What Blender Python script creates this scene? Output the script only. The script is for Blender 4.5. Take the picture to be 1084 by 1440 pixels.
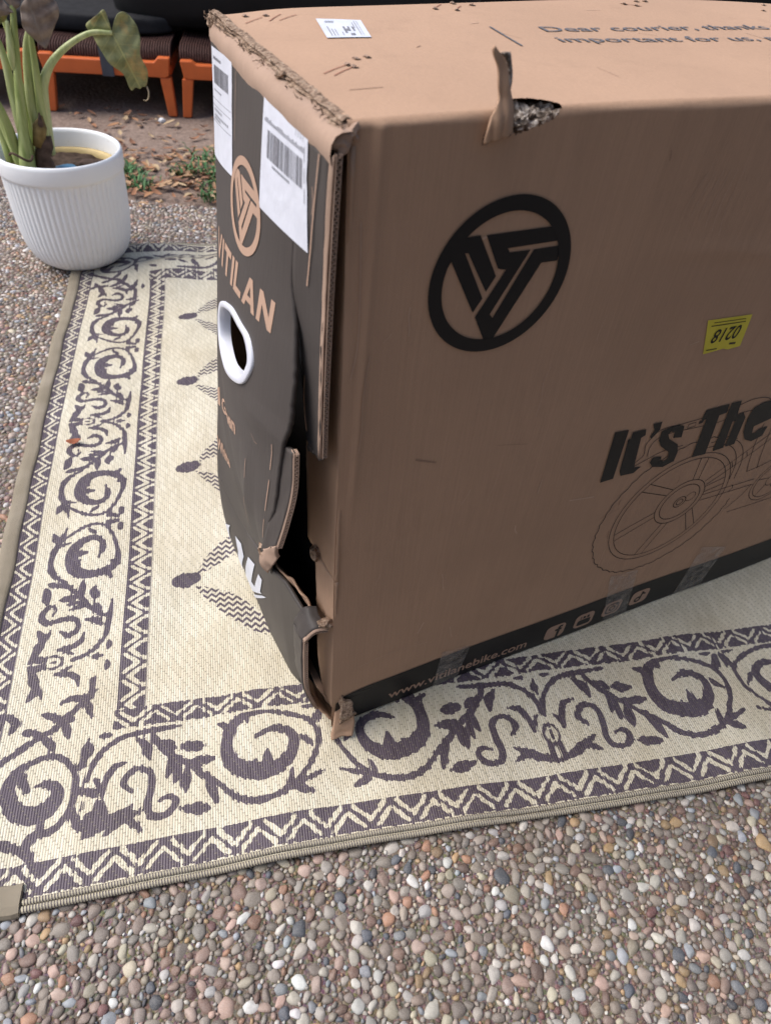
import bpy, bmesh, math, random
import numpy as np
from mathutils import Vector, Matrix, noise
from mathutils.geometry import tessellate_polygon

R = math.radians
rng = np.random.default_rng(7)
random.seed(7)
sc = bpy.context.scene
col = sc.collection
for o in list(bpy.data.objects):
    bpy.data.objects.remove(o)

# ---------------------------------------------------------------- camera
cam_d = bpy.data.cameras.new('camera')
cam = bpy.data.objects.new('camera', cam_d)
col.objects.link(cam)
sc.camera = cam
PITCH, ROLL = 0.7836, 0.1025
_f = Vector((0, math.cos(PITCH), -math.sin(PITCH)))
_r = Vector((1, 0, 0))
_u = _r.cross(_f)
_r2 = _r * math.cos(ROLL) + _u * math.sin(ROLL)
_u2 = -_r * math.sin(ROLL) + _u * math.cos(ROLL)
cam.matrix_world = Matrix(((_r2.x, _u2.x, -_f.x, 0), (_r2.y, _u2.y, -_f.y, 0), (_r2.z, _u2.z, -_f.z, 1.0), (0, 0, 0, 1)))
cam_d.sensor_fit = 'VERTICAL'
cam_d.sensor_height = 24.0
cam_d.lens = 24.0 * 980.1 / 1440
cam_d.clip_start = 0.02
cam_d.clip_end = 500
cam_d.dof.use_dof = True
cam_d.dof.focus_distance = 0.92
cam_d.dof.aperture_fstop = 4.6

# ---------------------------------------------------------------- world, sun, exposure
SUN_TO = Vector((-0.95, 0.0, 1.42)).normalized()
w = bpy.data.worlds.new('World')
sc.world = w
w.use_nodes = True
nt = w.node_tree
bg = nt.nodes['Background']
sky = nt.nodes.new('ShaderNodeTexSky')
sky.sky_type = 'NISHITA'
sky.sun_disc = False
sky.sun_elevation = math.asin(SUN_TO.z)
sky.sun_rotation = math.atan2(SUN_TO.x, SUN_TO.y)
sky.air_density = 1.0
sky.dust_density = 3.0
sky.ozone_density = 0.6
nt.links.new(sky.outputs[0], bg.inputs[0])
bg.inputs[1].default_value = 0.092
sun_d = bpy.data.lights.new('sun', 'SUN')
sun_d.energy = 1.5
sun_d.angle = R(48)
sun_d.color = (1.0, 0.97, 0.935)
sun = bpy.data.objects.new('sun', sun_d)
col.objects.link(sun)
sun.rotation_euler = SUN_TO.to_track_quat('Z', 'Y').to_euler()
sun.location = (-3, 1, 5)
sc.view_settings.view_transform = 'Standard'
sc.view_settings.look = 'None'
sc.view_settings.gamma = 1.0
sc.view_settings.exposure = 1.05
sc.cycles.use_denoising = True
sc.cycles.max_bounces = 6

# ---------------------------------------------------------------- helpers
def tag(o, label=None, cat=None, group=None, kind=None):
    if label: o['label'] = label
    if cat: o['category'] = cat
    if group: o['group'] = group
    if kind: o['kind'] = kind
    return o

def empty(name, loc=(0, 0, 0), rz=0.0):
    o = bpy.data.objects.new(name, None)
    o.empty_display_size = 0.05
    o.location = loc
    o.rotation_euler = (0, 0, rz)
    col.objects.link(o)
    return o

def mobj(name, verts, faces, mat=None, parent=None, smooth=True):
    me = bpy.data.meshes.new(name)
    me.from_pydata([tuple(map(float, v)) for v in verts], [], [tuple(map(int, f)) for f in faces])
    if mat: me.materials.append(mat)
    if smooth:
        me.polygons.foreach_set('use_smooth', [True] * len(me.polygons))
    me.update()
    o = bpy.data.objects.new(name, me)
    col.objects.link(o)
    if parent: o.parent = parent
    return o

def bmobj(name, bm, mat=None, parent=None, smooth=False):
    me = bpy.data.meshes.new(name)
    bm.to_mesh(me); bm.free()
    if mat: me.materials.append(mat)
    if smooth:
        me.polygons.foreach_set('use_smooth', [True] * len(me.polygons))
    o = bpy.data.objects.new(name, me)
    col.objects.link(o)
    if parent: o.parent = parent
    return o

def arrmesh(name, V, F):
    """big mesh from numpy arrays; F is (n,k)"""
    me = bpy.data.meshes.new(name)
    n, k = F.shape
    me.vertices.add(len(V)); me.vertices.foreach_set('co', np.asarray(V, np.float32).ravel())
    me.loops.add(n * k); me.loops.foreach_set('vertex_index', np.asarray(F, np.int32).ravel())
    me.polygons.add(n)
    me.polygons.foreach_set('loop_start', np.arange(0, n * k, k, dtype=np.int32))
    me.polygons.foreach_set('use_smooth', np.ones(n, bool))
    me.update(calc_edges=True)
    return me

def grid_faces(nu, nv):
    i = np.arange(nu - 1)[:, None] * nv + np.arange(nv - 1)[None, :]
    return np.stack([i, i + nv, i + nv + 1, i + 1], -1).reshape(-1, 4)

def tube(pts, rad, n=8, closed=False, cap=True):
    """verts, faces for a tube along pts with per-point radius (float or list)"""
    pts = [Vector(p) for p in pts]
    m = len(pts)
    if not hasattr(rad, '__len__'): rad = [rad] * m
    V, F = [], []
    up = None
    for i, p in enumerate(pts):
        if closed: d = pts[(i + 1) % m] - pts[i - 1]
        else: d = pts[min(i + 1, m - 1)] - pts[max(i - 1, 0)]
        d.normalize()
        if up is None:
            up = Vector((0, 0, 1)) if abs(d.z) < .9 else Vector((1, 0, 0))
        a = d.cross(up).normalized(); up = a.cross(d).normalized()
        for k in range(n):
            t = 2 * math.pi * k / n
            V.append(p + (a * math.cos(t) + up * math.sin(t)) * rad[i])
    for i in range(m if closed else m - 1):
        j = (i + 1) % m
        for k in range(n):
            k2 = (k + 1) % n
            F.append((i * n + k, i * n + k2, j * n + k2, j * n + k))
    if cap and not closed:
        F.append(tuple(range(n - 1, -1, -1))); F.append(tuple((m - 1) * n + k for k in range(n)))
    return V, F

def join(parts):
    V, F = [], []
    for v, f in parts:
        b = len(V); V += list(v); F += [tuple(i + b for i in q) for q in f]
    return V, F

def boxm(x0, x1, y0, y1, z0, z1):
    V = [(x, y, z) for x in (x0, x1) for y in (y0, y1) for z in (z0, z1)]
    F = [(0, 1, 3, 2), (4, 6, 7, 5), (0, 4, 5, 1), (2, 3, 7, 6), (0, 2, 6, 4), (1, 5, 7, 3)]
    return V, F

def catmull(pts, per=6):
    P = np.asarray(pts, float)
    P = np.vstack([2 * P[0] - P[1], P, 2 * P[-1] - P[-2]])
    out = []
    for i in range(1, len(P) - 2):
        for t in np.arange(per) / per:
            a, b, c, d = P[i - 1:i + 3]
            out.append(.5 * ((2 * b) + (c - a) * t + (2 * a - 5 * b + 4 * c - d) * t ** 2 + (3 * b - a - 3 * c + d) * t ** 3))
    out.append(P[-2])
    return np.array(out)

# ---- materials
class NT:
    def __init__(s, name, rough=.6, spec=.3):
        s.m = bpy.data.materials.new(name); s.m.use_nodes = True
        s.t = s.m.node_tree; s.b = s.t.nodes['Principled BSDF']
        s.b.inputs['Roughness'].default_value = rough
        s.b.inputs['Specular IOR Level'].default_value = spec
    def n(s, typ, **kw):
        d = s.t.nodes.new('ShaderNode' + typ)
        for k, v in kw.items(): setattr(d, k, v)
        return d
    def link(s, a, b): s.t.links.new(a, b)
    def put(s, sock, v):
        if hasattr(v, 'is_output'): s.link(v, sock)
        else: sock.default_value = v
    def coord(s, kind='Object', scale=None):
        c = s.n('TexCoord').outputs[kind]
        if scale:
            m = s.n('Mapping'); m.inputs['Scale'].default_value = scale
            s.link(c, m.inputs[0]); c = m.outputs[0]
        return c
    def noise(s, vec, scale, detail=4, rough=.55, out='Fac'):
        d = s.n('TexNoise'); s.put(d.inputs['Vector'], vec)
        d.inputs['Scale'].default_value = scale; d.inputs['Detail'].default_value = detail; d.inputs['Roughness'].default_value = rough
        return d.outputs[out]
    def ramp(s, fac, stops, interp='LINEAR'):
        d = s.n('ValToRGB'); s.put(d.inputs[0], fac); e = d.color_ramp.elements
        d.color_ramp.interpolation = interp
        while len(e) < len(stops): e.new(.5)
        for q, (p, c) in zip(e, stops):
            q.position = p; q.color = (*c, 1) if len(c) == 3 else c
        return d.outputs[0]
    def math(s, op, a, b=0.0, c=0.0, clamp=False):
        d = s.n('Math', operation=op, use_clamp=clamp)
        s.put(d.inputs[0], a); s.put(d.inputs[1], b); s.put(d.inputs[2], c)
        return d.outputs[0]
    def mix(s, f, a, b, blend='MIX'):
        d = s.n('Mix', data_type='RGBA', blend_type=blend)
        s.put(d.inputs[0], f)
        for k, v in ((6, a), (7, b)):
            s.put(d.inputs[k], (*v, 1) if isinstance(v, tuple) and len(v) == 3 else v)
        return d.outputs[2]
    def attr(s, name, out='Fac'):
        d = s.n('Attribute'); d.attribute_name = name; return d.outputs[out]
    def color(s, v): s.put(s.b.inputs['Base Color'], (*v, 1) if isinstance(v, tuple) and len(v) == 3 else v)
    def rough(s, v): s.put(s.b.inputs['Roughness'], v)
    def bump(s, h, strength=.3, dist=.002):
        d = s.n('Bump'); d.inputs['Strength'].default_value = strength; d.inputs['Distance'].default_value = dist
        s.put(d.inputs['Height'], h); s.link(d.outputs[0], s.b.inputs['Normal'])

def simple(name, c, rough=.6, spec=.3, var=.12, scale=30, bump=0.0):
    m = NT(name, rough, spec)
    n = m.noise(m.coord(), scale, 5)
    lo = tuple(x * (1 - var) for x in c); hi = tuple(min(1, x * (1 + var)) for x in c)
    m.color(m.ramp(n, [(.3, lo), (.7, hi)]))
    if bump: m.bump(n, bump, .003)
    return m.m

# ================================================================ SETTING: ground
RY = 0.2643                                     # rug yaw
RX = np.array([math.cos(RY), math.sin(RY)]); RV = np.array([-math.sin(RY), math.cos(RY)])
UL, UR, VF, VB = -0.455, 2.24, 0.335, 2.19      # rug edges in its own frame

m = NT('soil', .95, .1)
c = m.coord()
n1 = m.noise(c, 2.2, 6); n2 = m.noise(c, 60, 5)
cc = m.ramp(n1, [(.3, (.15, .105, .082)), (.55, (.235, .172, .138)), (.75, (.30, .225, .185))])
m.color(m.mix(.35, cc, m.ramp(n2, [(.3, (.10, .07, .055)), (.7, (.42, .33, .28))])))
m.bump(n2, .8, .01)
M_soil = m.m

m = NT('mortar', .9, .15)
c = m.coord()
n1 = m.noise(c, 9, 5); n2 = m.noise(c, 420, 4)
vo = m.n('TexVoronoi'); m.put(vo.inputs['Vector'], c); vo.inputs['Scale'].default_value = 240
sand = m.ramp(n2, [(.3, (.065, .045, .033)), (.7, (.21, .155, .118))])
stone = m.mix(.55, sand, m.mix(.75, vo.outputs['Color'], (.26, .215, .185)))
m.color(m.mix(m.math('MULTIPLY', n1, .8), sand, stone))
m.bump(m.math('ADD', n2, m.math('MULTIPLY', vo.outputs['Distance'], -1.2)), .7, .003)
M_mortar = m.m

def pebble_mat(name, src):
    m = NT(name, .5, .4)
    if src == 'attr': base = m.attr('col', 'Color')
    else: base = m.n('ObjectInfo').outputs['Color']
    c = m.n('NewGeometry').outputs['Position']
    n1 = m.noise(c, 170, 4); n2 = m.noise(c, 900, 3)
    k = m.mix(m.ramp(n1, [(.35, (0, 0, 0)), (.7, (1, 1, 1))]), m.mix(.22, base, (.12, .10, .09)), base)
    m.color(m.mix(.13, k, m.ramp(n2, [(.35, (.05, .045, .04)), (.65, (.7, .66, .62))])))
    m.rough(m.math('MULTIPLY_ADD', n1, .35, .38))
    m.bump(m.math('ADD', n2, n1), .35, .0009)
    return m.m
M_pebS = pebble_mat('pebble_mass', 'attr')
M_pebO = pebble_mat('pebble_single', 'obj')

# soil sheet to the horizon
xs = np.concatenate([-np.geomspace(160, 4, 12), np.linspace(-3.6, 4.6, 120), np.geomspace(5.2, 160, 12)])
ys = np.concatenate([-np.geomspace(160, 3, 10), np.linspace(-2.5, 1.9, 10), np.linspace(2.0, 7.0, 110), np.geomspace(7.6, 200, 12)])
X, Y = np.meshgrid(xs, ys, indexing='ij')
Z = np.full_like(X, -.035)
def paving_edge(x):
    return 2.42 + .05 * math.sin(x * 2.3 + .5) + .035 * math.sin(x * 7.1) + .02 * math.sin(x * 17)
for i in range(len(xs)):
    for j in range(len(ys)):
        e = ys[j] - paving_edge(xs[i]) if -6 < xs[i] < 8 else ys[j] - 2.42
        t = min(max(e / .18 + .6, 0), 1)
        t = t * t * (3 - 2 * t)
        nz = noise.noise(Vector((xs[i] * 3, ys[j] * 3, 0))) * .012 + noise.noise(Vector((xs[i] * 11, ys[j] * 11, 3))) * .006
        Z[i, j] = -.035 + t * (.04 + nz)
me = arrmesh('ground', np.stack([X, Y, Z], -1).reshape(-1, 3), grid_faces(len(xs), len(ys)))
me.materials.append(M_soil)
ground = bpy.data.objects.new('ground', me); col.objects.link(ground); tag(ground, kind='structure')

# paving slab of exposed aggregate
bm = bmesh.new()
topv = []
xsp = np.linspace(-5, 7, 160)
pts = [(-5, -6), (7, -6)] + [(x, paving_edge(x) + .02 * noise.noise(Vector((x * 20, 0, 0)))) for x in xsp[::-1]]
tv = [bm.verts.new((x, y, -.0035)) for x, y in pts]
bv = [bm.verts.new((x, y, -.08)) for x, y in pts]
bm.faces.new(tv)
for i in range(len(tv)):
    j = (i + 1) % len(tv); bm.faces.new((tv[i], bv[i], bv[j], tv[j]))
bmesh.ops.triangulate(bm, faces=[f for f in bm.faces if len(f.verts) > 4])
paving = bmobj('paving', bm, M_mortar); tag(paving, kind='structure')

# pebbles: dart throwing with mixed radii
PAL = [((.44, .40, .35), 17), ((.33, .28, .235), 20), ((.57, .54, .49), 12), ((.25, .205, .17), 17), ((.46, .35, .29), 9),
       ((.50, .345, .285), 6.5), ((.37, .20, .125), 4.5), ((.43, .29, .15), 5.5), ((.20, .12, .09), 6), ((.075, .09, .115), 5),
       ((.35, .38, .41), 6), ((.50, .45, .34), 7), ((.18, .07, .065), 2.2), ((.68, .67, .65), 7)]
PW = np.array([k for _, k in PAL], float); PW /= PW.sum()
PC = np.array([c for c, _ in PAL])

def throw(x0, x1, y0, y1, classes, inside, seed):
    r_ = random.Random(seed)
    cell = .024
    G = {}
    out = []
    rmax = max(r for r, _ in classes)
    for rad, tries in classes:
        for _ in range(int(tries * (x1 - x0) * (y1 - y0))):
            x = r_.uniform(x0, x1); y = r_.uniform(y0, y1)
            if not inside(x, y): continue
            rr = rad * r_.uniform(.82, 1.18)
            i, j = int(x / cell + 1000), int(y / cell + 1000)
            ok = True
            for a in (i - 1, i, i + 1):
                for b in (j - 1, j, j + 1):
                    for (px, py, pr) in G.get((a, b), ()):
                        d = (rr + pr) * .77
                        if (px - x) ** 2 + (py - y) ** 2 < d * d:
                            ok = False; break
                    if not ok: break
                if not ok: break
            if ok:
                G.setdefault((i, j), []).append((x, y, rr)); out.append((x, y, rr))
    return out

def off_rug(x, y, m=.02):
    u = x * RX[0] + y * RX[1]; v = x * RV[0] + y * RV[1]
    return not (UL + m < u < UR - m and VF + m < v < VB - m)

near = throw(-.62, .98, -.02, .78, [(.0120, 160), (.0095, 1500), (.0078, 7000), (.0062, 34000), (.0047, 90000), (.0035, 100000), (.0026, 70000)],
             lambda x, y: off_rug(x, y) and y < .62 + .2 * x + .12, 3)
left = throw(-1.95, -.40, -.05, 2.40, [(.0110, 300), (.0085, 5000), (.0065, 26000), (.0050, 60000)],
             lambda x, y: off_rug(x, y) and -x < .74 * y + .72 and not (y < .78 and x > -.62), 4)
back = throw(-1.5, .15, 2.0, 2.42, [(.0120, 500), (.0095, 5000), (.0072, 24000), (.0052, 40000)],
             lambda x, y: off_rug(x, y) and x > -1.35 and y < paving_edge(x) and x > -.40, 5)

def ico(sub):
    bm = bmesh.new(); bmesh.ops.create_icosphere(bm, subdivisions=sub, radius=1)
    low = [v for v in bm.verts if v.co.z < -.55]
    bmesh.ops.delete(bm, geom=low, context='VERTS')
    bm.verts.ensure_lookup_table()
    V = np.array([v.co[:] for v in bm.verts]); idx = {v: i for i, v in enumerate(bm.verts)}
    F = np.array([[idx[v] for v in f.verts] for f in bm.faces]); bm.free()
    return V, F

def shapes(sub, n, seed):
    V0, F = ico(sub)
    S = []
    for k in range(n):
        V = V0.copy()
        r2 = np.random.default_rng(seed * 100 + k)
        # flat facets: clip with a few planes, then soften
        for _ in range(6):
            d = r2.normal(size=3); d[2] = abs(d[2]) * .8; d /= np.linalg.norm(d)
            h = r2.uniform(.52, .90)
            e = V @ d - h
            V = V - np.clip(e, 0, None)[:, None] * d * .93
        for i in range(len(V)):
            q = Vector(V[i]) * 1.3 + Vector((k * 7.3, seed * 3.1, 0))
            V[i] *= 1 + .13 * noise.noise(q)
        V[:, 2] *= .55 + .2 * r2.random()
        S.append(V)
    return S, F

def pebble_colors(n, r2):
    c = PC[r2.choice(len(PC), n, p=PW)]
    g = c.mean(1, keepdims=True)
    c = g + (c - g) * 1.08
    return np.clip(c * .82 * r2.uniform(.50, 1.34, (n, 1)) * r2.uniform(.975, 1.025, (n, 3)), .02, .82)

# the 300 largest near ones are single pieces
nd = sorted(near, key=lambda q: -q[2] / math.sqrt(q[0] ** 2 + q[1] ** 2 + 1.0) + (9 if not (-.40 < q[0] < .66 and .10 < q[1] < .62) else 0))
single, rest = nd[:300], nd[300:]
S2, F2 = shapes(2, 12, 1)
pmesh = []
for k, V in enumerate(S2):
    me = arrmesh('pebble', V, F2); me.materials.append(M_pebO); pmesh.append(me)
pc = pebble_colors(300, rng)
for k, (x, y, r) in enumerate(single):
    o = bpy.data.objects.new('pebble', pmesh[k % 12]); col.objects.link(o); o.parent = paving
    e = random.uniform(.82, 1.3)
    o.location = (x, y, -.0008 - .27 * r + random.uniform(-.0008, .0006)); o.rotation_euler = (random.uniform(-.12, .12), random.uniform(-.12, .12), random.uniform(0, 6.28))
    o.scale = (r * e, r / e, r * .66)
    o.color = (*pc[k], 1)

def pebble_mass(groups):
    VS, FS, CS = [], [], []
    base = 0
    for P, sub, seed, gain in groups:
        S, F = shapes(sub, 14, seed)
        P = np.array(P); n = len(P)
        r2 = np.random.default_rng(seed)
        a = r2.uniform(0, 6.283, n); e = r2.uniform(.78, 1.36, n)
        V = np.array(S)[r2.integers(0, 14, n)].copy()
        V[:, :, 0] *= (P[:, 2] * e)[:, None]; V[:, :, 1] *= (P[:, 2] / e)[:, None]; V[:, :, 2] *= (P[:, 2] * .66)[:, None]
        t = r2.uniform(-.15, .15, (n, 2)); V[:, :, 2] += V[:, :, 0] * t[:, :1] + V[:, :, 1] * t[:, 1:]
        ca, sa = np.cos(a)[:, None], np.sin(a)[:, None]
        X = V[:, :, 0] * ca - V[:, :, 1] * sa + P[:, :1]; Y = V[:, :, 0] * sa + V[:, :, 1] * ca + P[:, 1:2]
        Z = V[:, :, 2] + (-.0008 - .27 * P[:, 2] + r2.uniform(-.0009, .0006, n))[:, None]
        VS.append(np.stack([X, Y, Z], -1).reshape(-1, 3))
        FS.append((F[None] + (np.arange(n) * V.shape[1])[:, None, None] + base).reshape(-1, 3))
        CS.append(np.repeat(np.clip(pebble_colors(n, r2) * gain, 0, .8), V.shape[1], 0)); base += n * V.shape[1]
    me = arrmesh('pebbles', np.concatenate(VS), np.concatenate(FS))
    C = np.concatenate(CS); at = me.color_attributes.new('col', 'FLOAT_COLOR', 'POINT')
    at.data.foreach_set('color', np.concatenate([C, np.ones((len(C), 1))], 1).astype(np.float32).ravel())
    me.materials.append(M_pebS)
    o = bpy.data.objects.new('pebbles', me); col.objects.link(o); o.parent = paving
    tag(o, kind='stuff')
big = [q for q in rest if q[2] > .0062]; small = [q for q in rest if q[2] <= .0062]
pebble_mass([(big, 2, 2, 1.0), (small, 1, 3, 1.0), (left + back, 1, 4, np.array([1.24, 1.18, 1.17]))])

# ================================================================ RUG
MOTIF = [[[0.0003,0.0958,0.006],[0.0068,0.1206,0.007],[0.0224,0.1417,0.007],[0.0454,0.155,0.007],[0.0738,0.1581,0.008],[0.0973,0.1596,0.007],[0.1266,0.1612,0.003]],[[0.0888,0.15,0.007],[0.0996,0.1325,0.008],[0.1151,0.1159,0.008],[0.1356,0.1011,0.008],[0.1485,0.0899,0.007],[0.1633,0.074,0.007],[0.1801,0.0624,0.007],[0.1915,0.0495,0.007],[0.2099,0.0334,0.008],[0.2366,0.0249,0.008],[0.266,0.0291,0.008],[0.2911,0.0408,0.007],[0.3123,0.065,0.006],[0.3277,0.0911,0.006],[0.332,0.1149,0.006],[0.3225,0.1364,0.006],[0.3008,0.1497,0.006],[0.2673,0.1598,0.006],[0.2403,0.1637,0.008],[0.2189,0.1592,0.011],[0.2029,0.144,0.014],[0.1952,0.1206,0.015],[0.1971,0.0965,0.017],[0.2093,0.0797,0.019],[0.2297,0.0707,0.02],[0.253,0.0671,0.019],[0.2743,0.0745,0.016],[0.2893,0.0921,0.013],[0.294,0.1132,0.011],[0.2835,0.1271,0.01],[0.2626,0.1326,0.009],[0.2376,0.123,0.004]],[[0.0676,0.1483,0.005],[0.0795,0.1331,0.012],[0.0836,0.1137,0.004]],[[0.0621,0.0695,0.005],[0.0521,0.082,0.008],[0.0589,0.0967,0.008],[0.0731,0.1014,0.007],[0.0882,0.09,0.008],[0.0887,0.0675,0.009],[0.0846,0.0464,0.009],[0.091,0.0318,0.008],[0.1065,0.0281,0.007],[0.1208,0.0365,0.007],[0.1228,0.0491,0.006],[0.112,0.0543,0.005],[0.1015,0.0503,0.004]],[[0.0239,0.071,0.007],[0.0279,0.0947,0.008],[0.0375,0.1091,0.008],[0.0538,0.1135,0.004]],[[0.0231,0.0799,0.008],[0.0121,0.0962,0.004]],[[0.1291,0.1271,0.003],[0.1381,0.1267,0.012],[0.1506,0.1239,0.012],[0.1617,0.1232,0.004]],[[0.144,0.0999,0.009],[0.162,0.0995,0.011],[0.1779,0.0994,0.004]],[[0.1174,0.1109,0.008],[0.1142,0.0974,0.009],[0.1092,0.0822,0.003]],[[0.1379,0.0915,0.007],[0.1372,0.0734,0.013],[0.136,0.0558,0.003]],[[0.1664,0.0757,0.007],[0.1728,0.0568,0.01],[0.178,0.0405,0.009],[0.1819,0.0291,0.003]],[[0.1301,0.0342,0.003],[0.1425,0.0309,0.01],[0.1567,0.0287,0.012],[0.1709,0.0265,0.003]],[[0.0038,0.0195,0.006],[0.026,0.0282,0.011],[0.0475,0.0395,0.01],[0.0668,0.05,0.003]],[[0.0427,0.0381,0.009],[0.0574,0.0329,0.008],[0.0696,0.0268,0.003]],[[0.0078,0.0457,0.008],[0.0088,0.0248,0.008]],[[0.2871,0.0619,0.004],[0.283,0.0443,0.008],[0.2821,0.0332,0.003]],[[0.2899,0.0387,0.008],[0.301,0.0303,0.01],[0.3137,0.0248,0.005]],[[0.2937,0.0413,0.007],[0.3129,0.0465,0.006],[0.3313,0.0537,0.004]],[[0.3054,0.1164,0.003],[0.3112,0.1081,0.008],[0.3215,0.0969,0.003]],[[0.1834,0.1543,0.006],[0.1926,0.149,0.009],[0.2053,0.1411,0.005]],[[0.2202,0.1666,0.006],[0.2245,0.1609,0.008],[0.2265,0.1505,0.006]],[[0.3137,0.1644,0.005],[0.3219,0.1658,0.01],[0.3314,0.165,0.004]],[[0.3383,0.1572,0.008],[0.3374,0.1367,0.005]],[[0.2486,0.0887,0.004],[0.2548,0.0831,0.009],[0.2542,0.0692,0.004]],[[0.0121,0.1624,0.003],[0.0212,0.1625,0.008],[0.0292,0.1623,0.004]],[[0.254,0.0748,0.014],[0.2537,0.0879,0.011],[0.2543,0.1012,0.004]],[[0.2099,0.0899,0.008],[0.2208,0.0798,0.006],[0.2355,0.086,0.003]],[[0.0987,0.1389,0.004],[0.1117,0.134,0.009],[0.1217,0.1258,0.004]],[[0.1251,0.1027,0.004],[0.1245,0.0867,0.008],[0.1221,0.0735,0.004]]]
CORNER = [[[-0.2795,0.6183,0.008],[-0.2949,0.6002,0.008],[-0.3085,0.5909,0.008],[-0.3165,0.5781,0.008],[-0.3321,0.5694,0.008],[-0.3473,0.561,0.008],[-0.3643,0.5503,0.008],[-0.3786,0.5394,0.008],[-0.3907,0.5311,0.008],[-0.3976,0.5195,0.008]],[[-0.3248,0.3916,0.008],[-0.3339,0.4105,0.01],[-0.3253,0.4246,0.009],[-0.304,0.4255,0.008],[-0.2883,0.439,0.008],[-0.2815,0.4566,0.008],[-0.2784,0.4804,0.008],[-0.2847,0.5065,0.007],[-0.3008,0.5258,0.007],[-0.3202,0.5328,0.007],[-0.3403,0.5282,0.008],[-0.3572,0.5193,0.009],[-0.3676,0.5072,0.012],[-0.3695,0.4854,0.015],[-0.3573,0.4643,0.017],[-0.3391,0.452,0.019],[-0.3206,0.4524,0.019],[-0.3075,0.4609,0.017],[-0.3025,0.4745,0.014],[-0.3062,0.4861,0.011],[-0.3194,0.4924,0.008],[-0.3316,0.4909,0.004]],[[-0.3566,0.5154,0.008],[-0.3496,0.4993,0.01],[-0.3431,0.486,0.008]],[[-0.2823,0.5061,0.007],[-0.2728,0.5148,0.01],[-0.2723,0.5331,0.008],[-0.2675,0.5498,0.003]],[[-0.2769,0.4764,0.007],[-0.2627,0.4705,0.009],[-0.2509,0.4649,0.009]],[[-0.2807,0.4494,0.008],[-0.2708,0.4291,0.01],[-0.2559,0.4232,0.015],[-0.2423,0.4314,0.017],[-0.2426,0.4479,0.012]],[[-0.2343,0.406,0.004],[-0.2202,0.4173,0.01],[-0.2074,0.4256,0.012],[-0.1963,0.4285,0.008],[-0.1862,0.4296,0.003]],[[-0.2038,0.4215,0.009],[-0.1932,0.4117,0.008],[-0.1838,0.4021,0.004]],[[-0.3711,0.42,0.008],[-0.3488,0.4119,0.009],[-0.3279,0.3986,0.009]],[[-0.332,0.4124,0.008],[-0.3179,0.4324,0.008]],[[-0.3337,0.5642,0.006],[-0.324,0.5533,0.01],[-0.3162,0.5414,0.004]],[[-0.3083,0.5894,0.006],[-0.302,0.573,0.01],[-0.2974,0.5572,0.004]],[[-0.3429,0.6047,0.004],[-0.3301,0.5999,0.009],[-0.313,0.5887,0.008]],[[-0.2808,0.6185,0.008],[-0.2743,0.6029,0.009],[-0.2653,0.5857,0.004]],[[-0.3166,0.6181,0.004],[-0.3024,0.6233,0.008],[-0.2824,0.6217,0.008]],[[-0.406,0.6172,0.008],[-0.3898,0.6062,0.009],[-0.3762,0.5957,0.009],[-0.3811,0.5826,0.007]],[[-0.3616,0.5782,0.007],[-0.347,0.5745,0.009],[-0.3337,0.5642,0.007]],[[-0.2712,0.6503,0.008],[-0.2708,0.6319,0.007],[-0.2757,0.6177,0.007],[-0.2792,0.6153,0.004]]]
uu = np.concatenate([np.arange(UL + .004, 1.02, .003), np.arange(1.02, UR, .009)])
vv = np.concatenate([np.arange(VF, 1.20, .003), np.arange(1.20, VB + .002, .0045)])
NU, NV = len(uu), len(vv)
SD = np.full((NU, NV), -.02, np.float32)
def stroke(sd, pts):
    """union a tapered polyline [(u,v,width)] into the field (positive inside)"""
    for (a0, b0, w0), (a1, b1, w1) in zip(pts[:-1], pts[1:]):
        mg = max(w0, w1) / 2 + .012
        i0, i1 = np.searchsorted(uu, [min(a0, a1) - mg, max(a0, a1) + mg]); j0, j1 = np.searchsorted(vv, [min(b0, b1) - mg, max(b0, b1) + mg])
        if i0 >= i1 or j0 >= j1: continue
        U = uu[i0:i1, None]; V = vv[None, j0:j1]
        dx, dy = a1 - a0, b1 - b0; L2 = dx * dx + dy * dy + 1e-12
        t = np.clip(((U - a0) * dx + (V - b0) * dy) / L2, 0, 1)
        d = np.hypot(U - a0 - t * dx, V - b0 - t * dy)
        s = (w0 + (w1 - w0) * t) / 2 - d
        np.maximum(sd[i0:i1, j0:j1], s, out=sd[i0:i1, j0:j1])
def smooth_stroke(pts):
    return catmull(pts, 4).tolist() if len(pts) > 2 else pts
WK = 1.38
MS = [[(a, b, w_ * WK) for a, b, w_ in smooth_stroke(s)] for s in MOTIF]
def ell(cx, cy, rx, ry, w, n=14):
    return [(cx + rx * math.cos(6.2832 * k / n), cy + ry * math.sin(6.2832 * k / n), w) for k in range(n + 1)]
MS += [[(.327, .135, .012), (.338, .158, .008)]]
MS.append(ell(0, .0617, .0125, .0165, .006)); MS.append([(0, .056, .005), (0, .067, .005)])
MS.append([(0, .130, .003), (0, .1427, .014), (0, .156, .003)])
def border(sd, xf, centers, half, clip, kb=1.0, ob=0.0):
    k = half / .345
    for c0 in centers:
        for sg in (1, -1):
            for s in MS:
                q = [(c0 + sg * a * k, ob + b * kb, w * (.5 + .5 * kb)) for a, b, w in s]
                if any(clip(a) for a, b, w in q): continue
                stroke(sd, [(*xf(a, b), w) for a, b, w in q])
VC = .6926
border(SD, lambda a, b: (a, VF + .055 + b), [.4254 - .69, .4254, 1.1154, 1.8054], .345, lambda a: a < -.268 or a > 2.1)
border(SD, lambda a, b: (a, VB - .055 - b), [-.03, .66, 1.35], .345, lambda a: a < -.24 or a > 2.1)
border(SD, lambda a, b: (-.395 + b, a), [VC, VC + .62, VC + 1.24], .31, lambda a: a < .585 or a > 1.93, .84, .006)
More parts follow.
